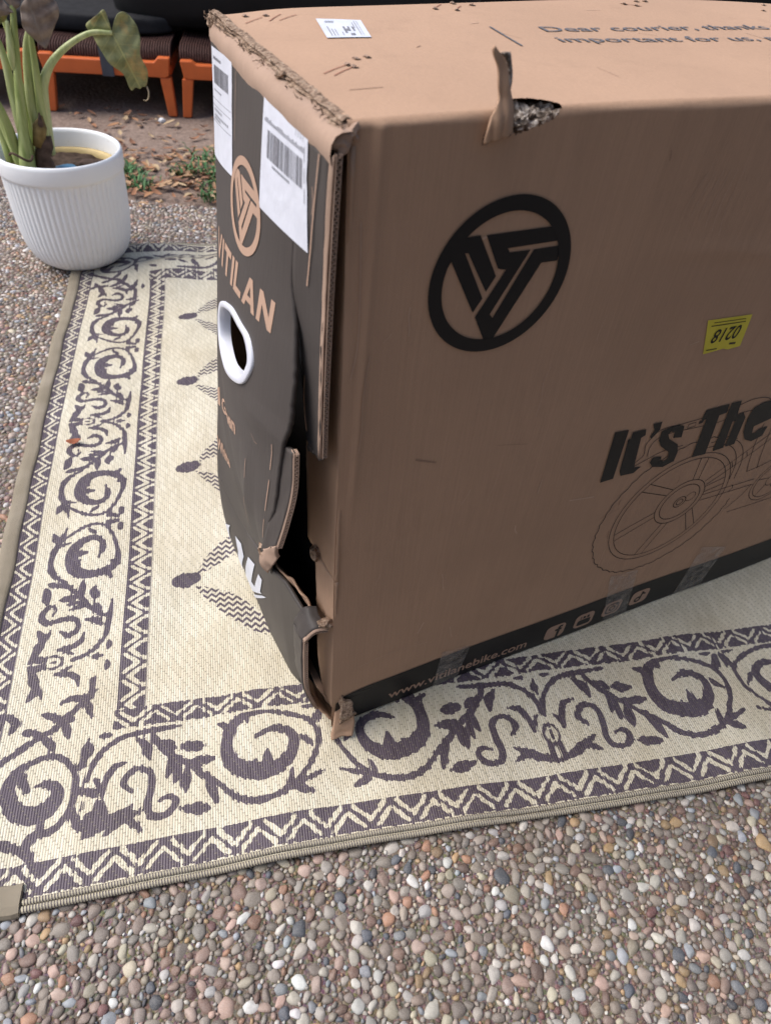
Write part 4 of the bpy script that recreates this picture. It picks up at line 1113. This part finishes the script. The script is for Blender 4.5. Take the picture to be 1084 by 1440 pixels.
# shipping labels
def label(name, quad, seed, kind):
    q4 = np.array(quad)  # rear-top, front-top, front-bottom, rear-bottom as (y,z); a runs rear->front, b bottom->top
    def f(a, b): return tuple(q4[3] * (1 - a) * (1 - b) + q4[2] * a * (1 - b) + q4[1] * a * b + q4[0] * (1 - a) * b)
    out = [f(0.02, 0), f(.5, 0), f(1, 0), f(1, .02), f(1, .5), f(.985, .62), f(1, .75), f(1, .97), f(.96, 1), f(.5, 1), f(0, 1), f(0, .5), f(0, .03)]
    o = drape(name, [[out]], S_end, .0007, M_white, BOX, .010)
    r_ = random.Random(seed); L = []
    def bar(a0, a1, b0, b1): L.append([[f(a0, b0), f(a1, b0), f(a1, b1), f(a0, b1)]])
    if kind == 'R':
        a = .14
        while a < .90:
            w_ = r_.choice((.007, .007, .014, .022)); bar(a, a + w_, .50, .735); a += w_ + r_.choice((.009, .013, .02))
        bar(.31, .40, .50, .735)
        a = .06
        while a < .93:
            if r_.random() < .86: bar(a, a + .013, .785, .785 + r_.choice((.030, .042)))
            a += .034
        a = .28
        while a < .66:
            bar(a, a + .010, .450, .475); a += .026
        for k in range(4): bar(.76 + .05 * k, .765 + .05 * k, .87, .97 - .02 * k)
        for k in range(3): bar(.95 - .004 * k, .957 - .004 * k, .40 + .16 * k, .52 + .16 * k)
    else:
        a = .12
        while a < .82:
            w_ = r_.choice((.012, .02, .035)); bar(a, a + w_, .70, .86); a += w_ + r_.choice((.014, .02))
        
        for k in range(7): bar(.10 + .06 * k, .135 + .06 * k, .905, .93); bar(.12 + .06 * k, .15 + .06 * k, .635, .65)
        for b in (.56, .50, .355): bar(.02, .96, b, b + .005)
        for b, e in ((.455, .55), (.405, .85), (.375, .45)):
            a = .12
            while a < e: bar(a, a + .035, b, b + .022); a += .075
    drape('label_print', L, S_end, .0010, M_lab, o, .02)
    return o
label('shipping_label', [(.3400, .8228), (.2502, .8300), (.2301, .736), (.3440, .7191)], 5, 'L')
label('shipping_label', [(.1441, .8320), (.0400, .8360), (.0290, .7471), (.1373, .7429)], 8, 'R')
# scuffs on the dark panel
for pts, w_ in (([(.232, .826), (.229, .80), (.226, .77)], .0006), ([(.121, .41), (.125, .37), (.131, .34)], .0006), ([(.114, .475), (.115, .46), (.1155, .445)], .0010), ([(.0155, .826), (.0200, .79), (.0235, .755), (.0275, .72)], .0018), ([(.0250, .800), (.0225, .790), (.0235, .780)], .0008), ([(.046, .545), (.0455, .53), (.0458, .512)], .0013), ([(.0462, .498), (.0465, .489), (.0485, .452)], .0016), ([(.050, .438), (.0525, .420), (.056, .402)], .0013), ([(.10, .52), (.09, .517), (.082, .519)], .0004)):
    scratch(S_end, pts, w_, M_bare, .0011, 'scuff')

# ================================================================ PLANT POT
M_pot = NT('pot_plastic', .38, .45)
c = M_pot.coord(); n1 = M_pot.noise(c, 9, 5); n2 = M_pot.noise(c, 2.5, 4)
M_pot.color(M_pot.mix(M_pot.ramp(n1, [(.55, (0, 0, 0)), (.85, (.4, .4, .4))]), (.84, .85, .86), (.70, .68, .63)))
sp_ = M_pot.noise(c, 70, 5, .7)
M_pot.color(M_pot.mix(M_pot.ramp(sp_, [(.66, (0, 0, 0)), (.74, (.45, .45, .45))]), M_pot.b.inputs['Base Color'].links[0].from_socket, (.42, .36, .28)))
M_pot.rough(M_pot.math('MULTIPLY_ADD', n2, .25, .3)); M_pot = M_pot.m
POT = empty('plant_pot', (-.97, 1.94, 0.012))
tag(POT, 'round white ribbed plastic planter standing at the far corner of the rug', 'planter')
HP, RP = .298, .160
prof = [(.096, .000), (.108, .003), (.122, .014), (.135, .032), (.1445, .058), (.150, .09), (.1535, .13), (.1555, .18), (.1565, .23), (.157, .248)]
NA = 384; ribs = 64
V = []
for r_, z in prof:
    amp = .0024 * min(1, max(0, (z - .006) / .03)) * (1 if z < .24 else .4)
    for k in range(NA):
        a = 2 * math.pi * k / NA
        g = abs(math.cos(a * ribs / 2)) ** .6
        rr = r_ - amp * (1 - g) * 1.6
        V.append((rr * math.cos(a), rr * math.sin(a), z))
F = [(i * NA + k, i * NA + (k + 1) % NA, (i + 1) * NA + (k + 1) % NA, (i + 1) * NA + k) for i in range(len(prof) - 1) for k in range(NA)]
F.append(tuple(range(NA - 1, -1, -1)))
mobj('pot_body', V, F, M_pot, POT)
rp = [(.155, .246), (.1605, .249), (.1625, .256), (.1625, .288), (.1605, .2955), (.1565, .298), (.1525, .2955), (.1505, .288), (.1485, .20)]
V = []; n = 96
for r_, z in rp:
    for k in range(n): a = 2 * math.pi * k / n; V.append((r_ * math.cos(a), r_ * math.sin(a), z))
mobj('rim', V, [(i * n + k, i * n + (k + 1) % n, (i + 1) * n + (k + 1) % n, (i + 1) * n + k) for i in range(len(rp) - 1) for k in range(n)], M_pot, POT)
# inner yellowish liner ring and potting soil
V = []
for r_, z in [(.146, .246), (.1465, .252), (.140, .2535), (.132, .251), (.130, .236)]:
    for k in range(n): a = 2 * math.pi * k / n; V.append((r_ * math.cos(a), r_ * math.sin(a), z))
mobj('liner_ring', V, [(i * n + k, i * n + (k + 1) % n, (i + 1) * n + (k + 1) % n, (i + 1) * n + k) for i in range(4) for k in range(n)], simple('liner', (.52, .40, .19), .6, .3), POT)
V = [(0, 0, .245)]; F = []
for i in range(1, 13):
    for k in range(48):
        a = 2 * math.pi * k / 48; r_ = .148 * i / 12
        V.append((r_ * math.cos(a), r_ * math.sin(a), .240 + .012 * noise.noise(Vector((r_ * math.cos(a) * 30, r_ * math.sin(a) * 30, 0)))))
for k in range(48): F.append((0, 1 + k, 1 + (k + 1) % 48))
for i in range(11):
    for k in range(48): F.append((1 + i * 48 + k, 1 + (i + 1) * 48 + k, 1 + (i + 1) * 48 + (k + 1) % 48, 1 + i * 48 + (k + 1) % 48))
mobj('potting_soil', V, F, simple('potting', (.06, .042, .032), .95, .1, .5, 60, .8), POT)
def lump(name, c0, size, seed, mat, parent):
    bm = bmesh.new(); bmesh.ops.create_icosphere(bm, subdivisions=3, radius=1)
    for v in bm.verts:
        q = v.co.copy(); k = 1 + .35 * noise.noise(q * 1.4 + Vector((seed, 0, 0))) + .15 * noise.noise(q * 4 + Vector((seed, 3, 0)))
        v.co = Vector((q.x * size[0], q.y * size[1], q.z * size[2])) * k + Vector(c0)
    return bmobj(name, bm, mat, parent, True)
M_bark = simple('rhizome', (.10, .065, .048), .9, .15, .4, 60, .6)
lump('blue_scrap', (.030, -.030, .256), (.036, .022, .006), 2, simple('blue_scrap', (.10, .27, .42), .5, .3), POT)
lump('dead_leaf_clump', (.078, .0, .262), (.032, .024, .010), 5, M_bark, POT)
lump('dead_leaf_clump', (-.105, -.06, .252), (.03, .03, .012), 8, M_bark, POT)

# ---- the plant; local frame: a along (dx), z up, d depth away from the camera
PL = empty('arum_plant', (-.97, 1.94, 0.252)); tag(PL, 'leggy green arum plant with wilting leaves growing in the white planter', 'plant')
A2 = Vector((.8944, .4472, 0)); N2 = Vector((-.4472, .8944, 0))
def pp(a, z, d=0.0): return A2 * a + N2 * d + Vector((0, 0, z - .252))
def stem_mat(name, c0, c1):
    m = NT(name, .42, .35); c = m.coord('Object', (90, 90, 4)); n1 = m.noise(c, 1.0, 5)
    m.color(m.ramp(n1, [(.3, c0), (.7, c1)])); m.b.inputs['Subsurface Weight'].default_value = 0.0
    m.bump(n1, .3, .002); return m.m
M_stem = stem_mat('petiole', (.22, .28, .075), (.43, .47, .20)); M_stem2 = stem_mat('petiole_pale', (.30, .36, .13), (.52, .55, .28))
def petiole(pts, rad, mat=M_stem, flat=.75):
    P = catmull([tuple(pp(*q)) for q in pts], 6); rr = np.interp(np.linspace(0, 1, len(P)), np.linspace(0, 1, len(rad)), rad)
    V, F = tube([Vector(q) for q in P], list(rr), 12)
    o = mobj('petiole', V, F, mat, PL)
    return o
petiole([(-.083, .245, -.07), (-.083, .281, -.07), (-.073, .355, -.065), (-.057, .453, -.055), (-.042, .53, -.05), (-.031, .588, -.045), (-.023, .625, -.04), (-.02, .68, -.03)], [.022, .021, .014, .010, .0085, .0075, .006, .005])
petiole([(-.085, .25, -.02), (-.110, .356, -.02), (-.118, .44, -.02), (-.14, .53, -.02)], [.018, .012, .009, .007])
petiole([(-.09, .25, -.04), (-.100, .321, -.05), (-.104, .389, -.06), (-.118, .45, -.06), (-.150, .52, -.06)], [.018, .014, .011, .009, .006])
petiole([(-.070, .25, -.04), (-.073, .368, -.04), (-.073, .441, -.03), (-.070, .509, -.03), (-.074, .551, -.03), (-.090, .62, -.03)], [.017, .013, .011, .009, .008, .006], M_stem2)
petiole([(-.045, .30, -.03), (-.036, .353, -.03), (-.034, .427, -.02), (-.024, .499, -.01), (-.014, .544, -.01), (-.004, .572, -.01)], [.014, .015, .013, .010, .008, .005], M_stem2)
petiole([(-.035, .30, -.035), (-.024, .359, -.035), (-.014, .439, -.03), (-.006, .505, -.03), (-.001, .555, -.03), (.000, .572, -.03)], [.013, .012, .010, .008, .006, .003], M_stem)
petiole([(-.02, .30, -.02), (-.011, .379, -.02), (-.004, .439, -.02), (.005, .468, -.02), (.029, .504, -.02), (.063, .533, -.02), (.102, .556, -.02), (.142, .570, -.02), (.187, .569, -.02)], [.012, .012, .013, .012, .0095, .008, .007, .0062, .005], M_stem2)
petiole([(-.055, .26, .0), (-.05, .37, .01), (-.052, .46, .015), (-.047, .55, .02), (-.058, .66, .03)], [.013, .010, .009, .007, .006])
petiole([(-.12, .26, .01), (-.125, .38, .01), (-.135, .50, .01), (-.16, .60, .01)], [.014, .011, .009, .006])
petiole([(-.055, .50, -.052), (-.053, .53, -.056), (-.048, .56, -.056), (-.043, .60, -.05)], [.004, .009, .008, .004], M_stem2)
# sheath scars and the ringed rhizome
V, F = tube([pp(-.030, .235, -.045), pp(-.036, .262, -.045), pp(-.042, .285, -.045), pp(-.040, .305, -.045), pp(-.030, .330, -.042), pp(-.024, .352, -.04)], [.026, .022, .024, .019, .022, .016], 14)
o = mobj('rhizome', V, F, M_bark, PL)
V, F = tube([pp(-.045, .33, -.05), pp(-.030, .375, -.05), pp(-.020, .40, -.05)], [.014, .018, .003], 8); mobj('dry_sheath', V, F, simple('dry_sheath', (.20, .14, .055), .8, .2, .4, 40), PL)
V, F = tube([pp(-.030, .365, -.055), pp(-.026, .385, -.06), pp(-.024, .41, -.06)], [.008, .007, .002], 8); mobj('dry_sheath', V, F, M_bark, PL)
V, F = tube([pp(-.090 + .026 * math.cos(t), .322 + .010 * math.sin(t * 2), -.085 + .02 * math.sin(t)) for t in np.linspace(3.3, 6.2, 12)], .003, 6); mobj('sheath_scar', V, F, M_bark, PL)

def leaf(name, outline, attach, tip, mat, bulge, fold, seed, d0):
    """leaf blade: outline in (a,z), cupped and folded about the midrib, with depth"""
    O = catmull(outline + outline[:1], 5)[:-1]; a0 = np.array(attach); t0 = np.array(tip); ax = (t0 - a0); L = np.linalg.norm(ax); ax /= L; nx = np.array([-ax[1], ax[0]])
    rings = 9; V = []; F = []; n = len(O); rip = []
    for i in range(rings + 1):
        k = i / rings
        for j in range(n):
            t = np.clip(np.dot(O[j] - a0, ax), 0.0, L) ; mid = a0 + ax * t * .75
            q = mid + (O[j] - mid) * k
            s = np.dot(q - a0, nx); tt = np.dot(q - a0, ax) / L
            d = d0 + fold * abs(s) - bulge * math.sin(min(max(tt, 0), 1) * math.pi) + .010 * noise.noise(Vector((q[0] * 28 + seed, q[1] * 28, 0))) + .004 * math.sin(tt * 24 + abs(s) * 60) * k
            V.append(pp(q[0], q[1], d)); rip.append((s, tt))
    for i in range(rings):
        for j in range(n):
            j2 = (j + 1) % n; F.append((i * n + j, i * n + j2, (i + 1) * n + j2, (i + 1) * n + j))
    o = mobj(name, V, F, mat, PL); solid(o, .0008, 0)
    at = o.data.attributes.new('lf', 'FLOAT_VECTOR', 'POINT'); at.data.foreach_set('vector', np.array([(s, t, 0) for s, t in rip], np.float32).ravel())
    return o
def leaf_mat(name, c0, c1, cv, edge):
    m = NT(name, .5, .3); lf = m.attr('lf', 'Vector'); sp = m.n('SeparateXYZ'); m.link(lf, sp.inputs[0])
    s = m.math('ABSOLUTE', sp.outputs[0]); n1 = m.noise(m.coord(), 38, 5)
    vein = m.math('FRACT', m.math('MULTIPLY_ADD', s, -26.0, m.math('MULTIPLY', sp.outputs[1], 6.0)))
    vv_ = m.math('MAXIMUM', m.math('LESS_THAN', s, .0018), m.math('MULTIPLY', m.math('LESS_THAN', vein, .10), .5))
    k = m.ramp(n1, [(.34, c0), (.62, c1)])
    k = m.mix(m.ramp(m.noise(m.coord(), 16, 5), [(.58, (0, 0, 0)), (.70, (.8, .8, .8))]), k, edge)
    m.color(m.mix(m.math('MULTIPLY', vv_, .55), k, cv)); m.bump(m.math('ADD', n1, vv_), .4, .003)
    return m.m
L2 = leaf_mat('leaf_green', (.16, .175, .075), (.29, .29, .13), (.46, .44, .17), (.50, .32, .11))
L1 = leaf_mat('leaf_brown', (.15, .11, .085), (.26, .20, .155), (.22, .18, .15), (.12, .08, .06))
leaf('leaf_blade', [(.187, .569), (.184, .597), (.177, .616), (.160, .604), (.131, .582), (.141, .561), (.152, .534), (.17, .502), (.198, .479), (.207, .448), (.214, .440), (.222, .449), (.232, .446), (.240, .450), (.251, .447), (.257, .465), (.259, .488), (.250, .510), (.247, .527), (.254, .558), (.249, .585), (.228, .608), (.210, .606), (.196, .588)], (.187, .569), (.235, .446), L2, .02, .35, 2, -.015)
leaf('leaf_blade', [(-.012, .605), (-.004, .632), (.031, .655), (.069, .640), (.073, .614), (.058, .592), (.042, .568), (.028, .548), (.018, .552), (.004, .567), (-.012, .588)], (.010, .648), (.026, .549), L1, .012, .3, 6, -.06)
leaf('leaf_blade', [(-.024, .616), (-.035, .630), (-.055, .650), (-.10, .655), (-.10, .612), (-.070, .604), (-.048, .608)], (-.024, .616), (-.10, .63), L1, .0, .4, 9, -.05)
leaf('leaf_blade', [(-.022, .618), (-.006, .630), (.002, .66), (-.02, .69), (-.05, .66)], (-.022, .618), (-.02, .69), L1, .0, .3, 12, -.045)
leaf('leaf_blade', [(-.075, .58), (-.045, .595), (-.040, .620), (-.075, .64), (-.11, .62), (-.11, .585)], (-.06, .61), (-.11, .60), L2, .0, .3, 15, -.02)
V, F = tube([pp(.252, .448, -.01), pp(.255, .437, -.012), pp(.253, .425, -.012), pp(.250, .418, -.012), pp(.243, .415, -.012), pp(.238, .418, -.012)], [.0022, .0018, .0016, .0016, .0015, .0008], 6)
mobj('dry_tip', V, F, simple('dry_tip', (.45, .36, .24), .8, .2), PL)

# ================================================================ BACKGROUND: sun loungers
M_or = simple('orange_plastic', (.56, .125, .033), .45, .35, .10, 14)
M_rib = simple('brown_rope', (.070, .034, .028), .7, .2, .3, 60)
LY = R(10.1)
def lounger(name, loc, W_, label, mirror=False):
    t = empty(name, loc, LY); tag(t, label, 'lounger', 'orange sun loungers behind the planter')
    sl = .038
    def prism(nm, poly, y0, y1, mat=M_or):
        n_ = len(poly); V = [(x, y0, z) for x, z in poly] + [(x, y1, z) for x, z in poly]
        F = [tuple(range(n_)), tuple(range(2 * n_ - 1, n_ - 1, -1))] + [(i, n_ + i, n_ + (i + 1) % n_, (i + 1) % n_) for i in range(n_)]
        o = mobj(nm, V, [f[::-1] for f in F], mat, t, smooth=False); b = o.modifiers.new('bevel', 'BEVEL'); b.width = .004; b.segments = 2; b.limit_method = 'ANGLE'
        return o
    # end rail with raised corners
    prism('end_rail', [(.030, .150), (W_ - .030, .150), (W_ - .012, .156), (W_ - .002, .221), (W_ - .050, .221), (W_ - .066, .204), (.066, .204), (.050, .216), (.002, .216), (.012, .156)], 0, .042)
    for s, y0 in ((0, 0), (1, 0), (0, 1.30), (1, 1.30)):
        x0 = .004 if s == 0 else W_ - .050; dx = -.014 if s == 0 else .016
        prism('leg', [(x0 + dx, .004), (x0 + dx + .036, .004), (x0 + .046, .1495), (x0, .1495)], y0 + .002, y0 + .040)
    for x0 in (.006, W_ - .044):
        prism('side_rail', [(x0, .150), (x0 + .038, .150), (x0 + .038, .196), (x0, .196)], .044, 1.36)
    # rope bed: ribs roll over the end
    parts = []
    n_ = int(W_ / .0105)
    for k in range(n_ + 1):
        x = .004 + (W_ - .008) * k / n_
        sag = -.010 * math.sin(k / n_ * math.pi)
        parts.append(tube([(x, .046, .190 + sag), (x, .040, .222 + sag), (x, .052, .246 + sag), (x, .10, .258 + sag), (x, .5, .258 + sag), (x, 1.35, .258 + sag)], .0044, 6))
    o = mobj('rope_bed', *join(parts), M_rib, t); tag(o, kind='stuff')
    V, F = boxm(.006, W_ - .006, .052, 1.36, .205, .236); mobj('bed_core', V, F, simple('bed_core', (.03, .016, .014), .8, .2), t, smooth=False)
    return t
lounger('sun_lounger', (-1.588, 3.188, .004), .522, 'orange plastic sun lounger with brown rope bed directly behind the planter')
lounger('sun_lounger', (-1.588 + .560 * math.cos(LY), 3.188 + .560 * math.sin(LY) - .006, .004), .56, 'orange plastic sun lounger with brown rope bed, partly hidden by the carton')
lounger('sun_lounger', (-1.588 - .566 * math.cos(LY), 3.188 - .566 * math.sin(LY), .004), .522, 'orange plastic sun lounger at the left edge, hidden by the plant stems')
def at_l(a, b, z): return Vector((-1.588, 3.188, 0)) + Vector((math.cos(LY), math.sin(LY), 0)) * a + Vector((-math.sin(LY), math.cos(LY), 0)) * b + Vector((0, 0, z))
# grey strap hanging over the end rail
V, F = boxm(.245, .292, -.008, -.003, .148, .262); o = mobj('webbing_strap', V, F, simple('strap', (.07, .075, .09), .8, .2), None, smooth=False); o.location = (-1.588, 3.188, .004); o.rotation_euler = (0, 0, LY)
tag(o, 'dark grey webbing strap hanging over the orange lounger rail', 'strap')
# black covered heap on the loungers
M_blk = simple('black_cover', (.007, .007, .008), .6, .25, .3, 8, .3)
def soft_box(name, loc, size, seed, mat, label, cat, group=None, rz=LY):
    bm = bmesh.new(); bmesh.ops.create_cube(bm, size=1)
    bmesh.ops.subdivide_edges(bm, edges=bm.edges[:], cuts=14, use_grid_fill=True)
    for v in bm.verts:
        q = v.co * 2; p_ = 7; k = (abs(q.x) ** p_ + abs(q.y) ** p_ + abs(q.z) ** p_) ** (-1 / p_) if q.length > 0 else 1
        q = q * k
        n_ = Vector((noise.noise(q * 1.6 + Vector((seed, 0, 0))), noise.noise(q * 1.6 + Vector((0, seed, 5))), noise.noise(q * 1.6 + Vector((3, 0, seed))))) * .035
        v.co = Vector((q.x * size[0] / 2, q.y * size[1] / 2, (q.z + 1) * size[2] / 2)) + n_ * min(size) * 2 * (0 if q.z < -.9 else 1)
    o = bmobj(name, bm, mat, None, True); o.location = loc; o.rotation_euler = (0, 0, rz)
    return tag(o, label, cat, group)
soft_box('black_cover', at_l(1.05, .62, .262), (1.62, .86, .62), 2, M_blk, 'big black cover heaped on the loungers behind the carton', 'cover')
soft_box('black_cushion', at_l(.14, .42, .262), (.78, .50, .075), 6, simple('charcoal_cushion', (.018, .018, .020), .8, .2, .3, 30), 'flat charcoal cushion lying on the lounger behind the planter', 'cushion')
soft_box('black_cushion', at_l(-.42, .46, .262), (.40, .5, .075), 9, simple('charcoal_cushion', (.018, .018, .020), .8, .2, .3, 30), 'flat charcoal cushion lying at the far left behind the plant stems', 'cushion')
M_grey = simple('weathered_board', (.26, .265, .29), .75, .3, .45, 26, .5)
for k, (a, b, z, s, lab) in enumerate(((.02, .60, .335, (.62, .12, .022), 'nearest weathered grey board stacked behind the plant leaf'), (.03, .76, .350, (.60, .12, .022), 'middle weathered grey board stacked behind the plant leaf'), (.01, .93, .365, (.64, .12, .022), 'farthest weathered grey board stacked behind the plant leaf'))):
    V, F = boxm(-s[0] / 2, s[0] / 2, -s[1] / 2, s[1] / 2, 0, s[2]); o = mobj('grey_board', V, F, M_grey, None, smooth=False); o.location = at_l(a, b, z + .003 - .010 * 0); o.rotation_euler = (R(6), 0, LY)
    bv_ = o.modifiers.new('bevel', 'BEVEL'); bv_.width = .004; bv_.segments = 2
    tag(o, lab, 'board', 'grey boards stacked behind the plant')
# dark timber screen closing the yard behind
M_scr2 = simple('dark_screen', (.012, .011, .011), .8, .2, .3, 12)
SC = empty('timber_screen', at_l(1.4, 1.75, 0.0), LY); tag(SC, 'dark timber screen standing behind the black cover', 'screen')
for k in range(9):
    V, F = boxm(-2.9, 2.9, 0, .022, .02 + k * .135, .02 + k * .135 + .128); mobj('slat', V, F, M_scr2, SC, smooth=False)
for x in (-2.8, -.95, .95, 2.8):
    V, F = boxm(x - .04, x + .04, .024, .10, 0, 1.28); mobj('post', V, F, M_scr2, SC, smooth=False)

# unseen wall and eave added behind the camera to shade the carton's near side
M_shade = simple('shade_paint', (.34, .31, .27), .8, .2)
o = mobj('shade_wall', *boxm(-.25, 7, -1.45, -1.25, -.03, 2.9), M_shade, None, smooth=False); tag(o, kind='structure')
o = mobj('shade_eave', *boxm(-.35, 7.2, -1.45, -.20, 2.35, 2.48), M_shade, None, smooth=False); tag(o, kind='structure')

# ================================================================ leaf litter, weeds, stray leaf
def leafquad(c0, L, W_, rz, tilt, curl):
    V, F = [], []
    ca, sa = math.cos(rz), math.sin(rz)
    for i in range(5):
        t = i / 4; w_ = W_ * math.sin(min(1, t * .92 + .08) * math.pi) ** .8
        for s in (-1, 0, 1):
            x = (t - .5) * L; y = s * w_ / 2; z = curl * ((t - .5) ** 2) * 4 * L + abs(s) * w_ * .22 + tilt * x
            V.append((c0[0] + x * ca - y * sa, c0[1] + x * sa + y * ca, c0[2] + z))
    return V, grid_faces(5, 3)
parts = []; cols = []
LC = [(.36, .19, .10), (.30, .15, .085), (.42, .27, .16), (.25, .13, .08), (.45, .33, .20), (.18, .10, .07)]
for k in range(520):
    x, y = random.uniform(-1.6, -.35), random.uniform(2.40, 3.3)
    if random.random() < .62: x, y = random.gauss(-.86, .20), random.gauss(2.62, .13)
    if y < paving_edge(x) - .02: continue
    L_ = random.uniform(.022, .055); p_ = leafquad((x, y, .010 + random.uniform(0, .012)), L_, L_ * random.uniform(.3, .5), random.uniform(0, 6.3), random.uniform(-.3, .3), random.uniform(-.1, .25))
    parts.append(p_); cols += [LC[k % 6]] * len(p_[0])
V, F = join(parts); m = NT('dead_leaves', .8, .2); m.color(m.attr('col', 'Color'))
o = mobj('leaf_litter', V, F, m.m); at = o.data.color_attributes.new('col', 'FLOAT_COLOR', 'POINT'); at.data.foreach_set('color', np.array([(*c_, 1) for c_ in cols], np.float32).ravel())
tag(o, 'dry brown leaf litter scattered on the soil between planter and carton', 'leaves', kind='stuff')
parts = []
for k in range(420):
    cx, cy, sd_ = random.choice(((-.70, 2.56, .035), (-.72, 2.47, .03), (-.86, 2.66, .03), (-.99, 2.50, .035), (-.80, 2.80, .05), (-1.05, 2.6, .02), (-.76, 2.66, .02)))
    x, y = random.gauss(cx, sd_), random.gauss(cy, sd_); a = random.uniform(0, 6.28); h_ = random.uniform(.012, .045); l_ = random.uniform(.4, 1.2)
    d = Vector((math.cos(a), math.sin(a), 0)); s = Vector((-d.y, d.x, 0)) * random.uniform(.002, .005)
    p0 = Vector((x, y, .004)); p1 = p0 + d * h_ * l_ * .5 + Vector((0, 0, h_ * .8)); p2 = p0 + d * h_ * l_ * 1.2 + Vector((0, 0, h_))
    parts.append(([p0 - s * .5, p0 + s * .5, p1 - s, p1 + s, p2], [(0, 1, 3, 2), (2, 3, 4)]))
o = mobj('weeds', *join(parts), simple('weed_green', (.07, .17, .06), .6, .3, .4, 30)); tag(o, 'small green weeds sprouting through the leaf litter', 'weeds', kind='stuff')
o = lump('white_pebble', (-1.115, 3.20, .012), (.014, .012, .010), 4, simple('white_stone', (.7, .7, .7), .6, .3), None); tag(o, 'small white pebble at the foot of the orange lounger leg', 'pebble')
V, F = leafquad((0, 0, 0), .030, .018, .4, .05, .25); o = mobj('dry_leaf', V, F, simple('red_leaf', (.30, .105, .055), .7, .2, .3, 80)); o.location = (-.6705, 1.103, .0125); solid(o, .0006, 0)
tag(o, 'small red brown dry leaf lying on the left border of the rug', 'leaf')
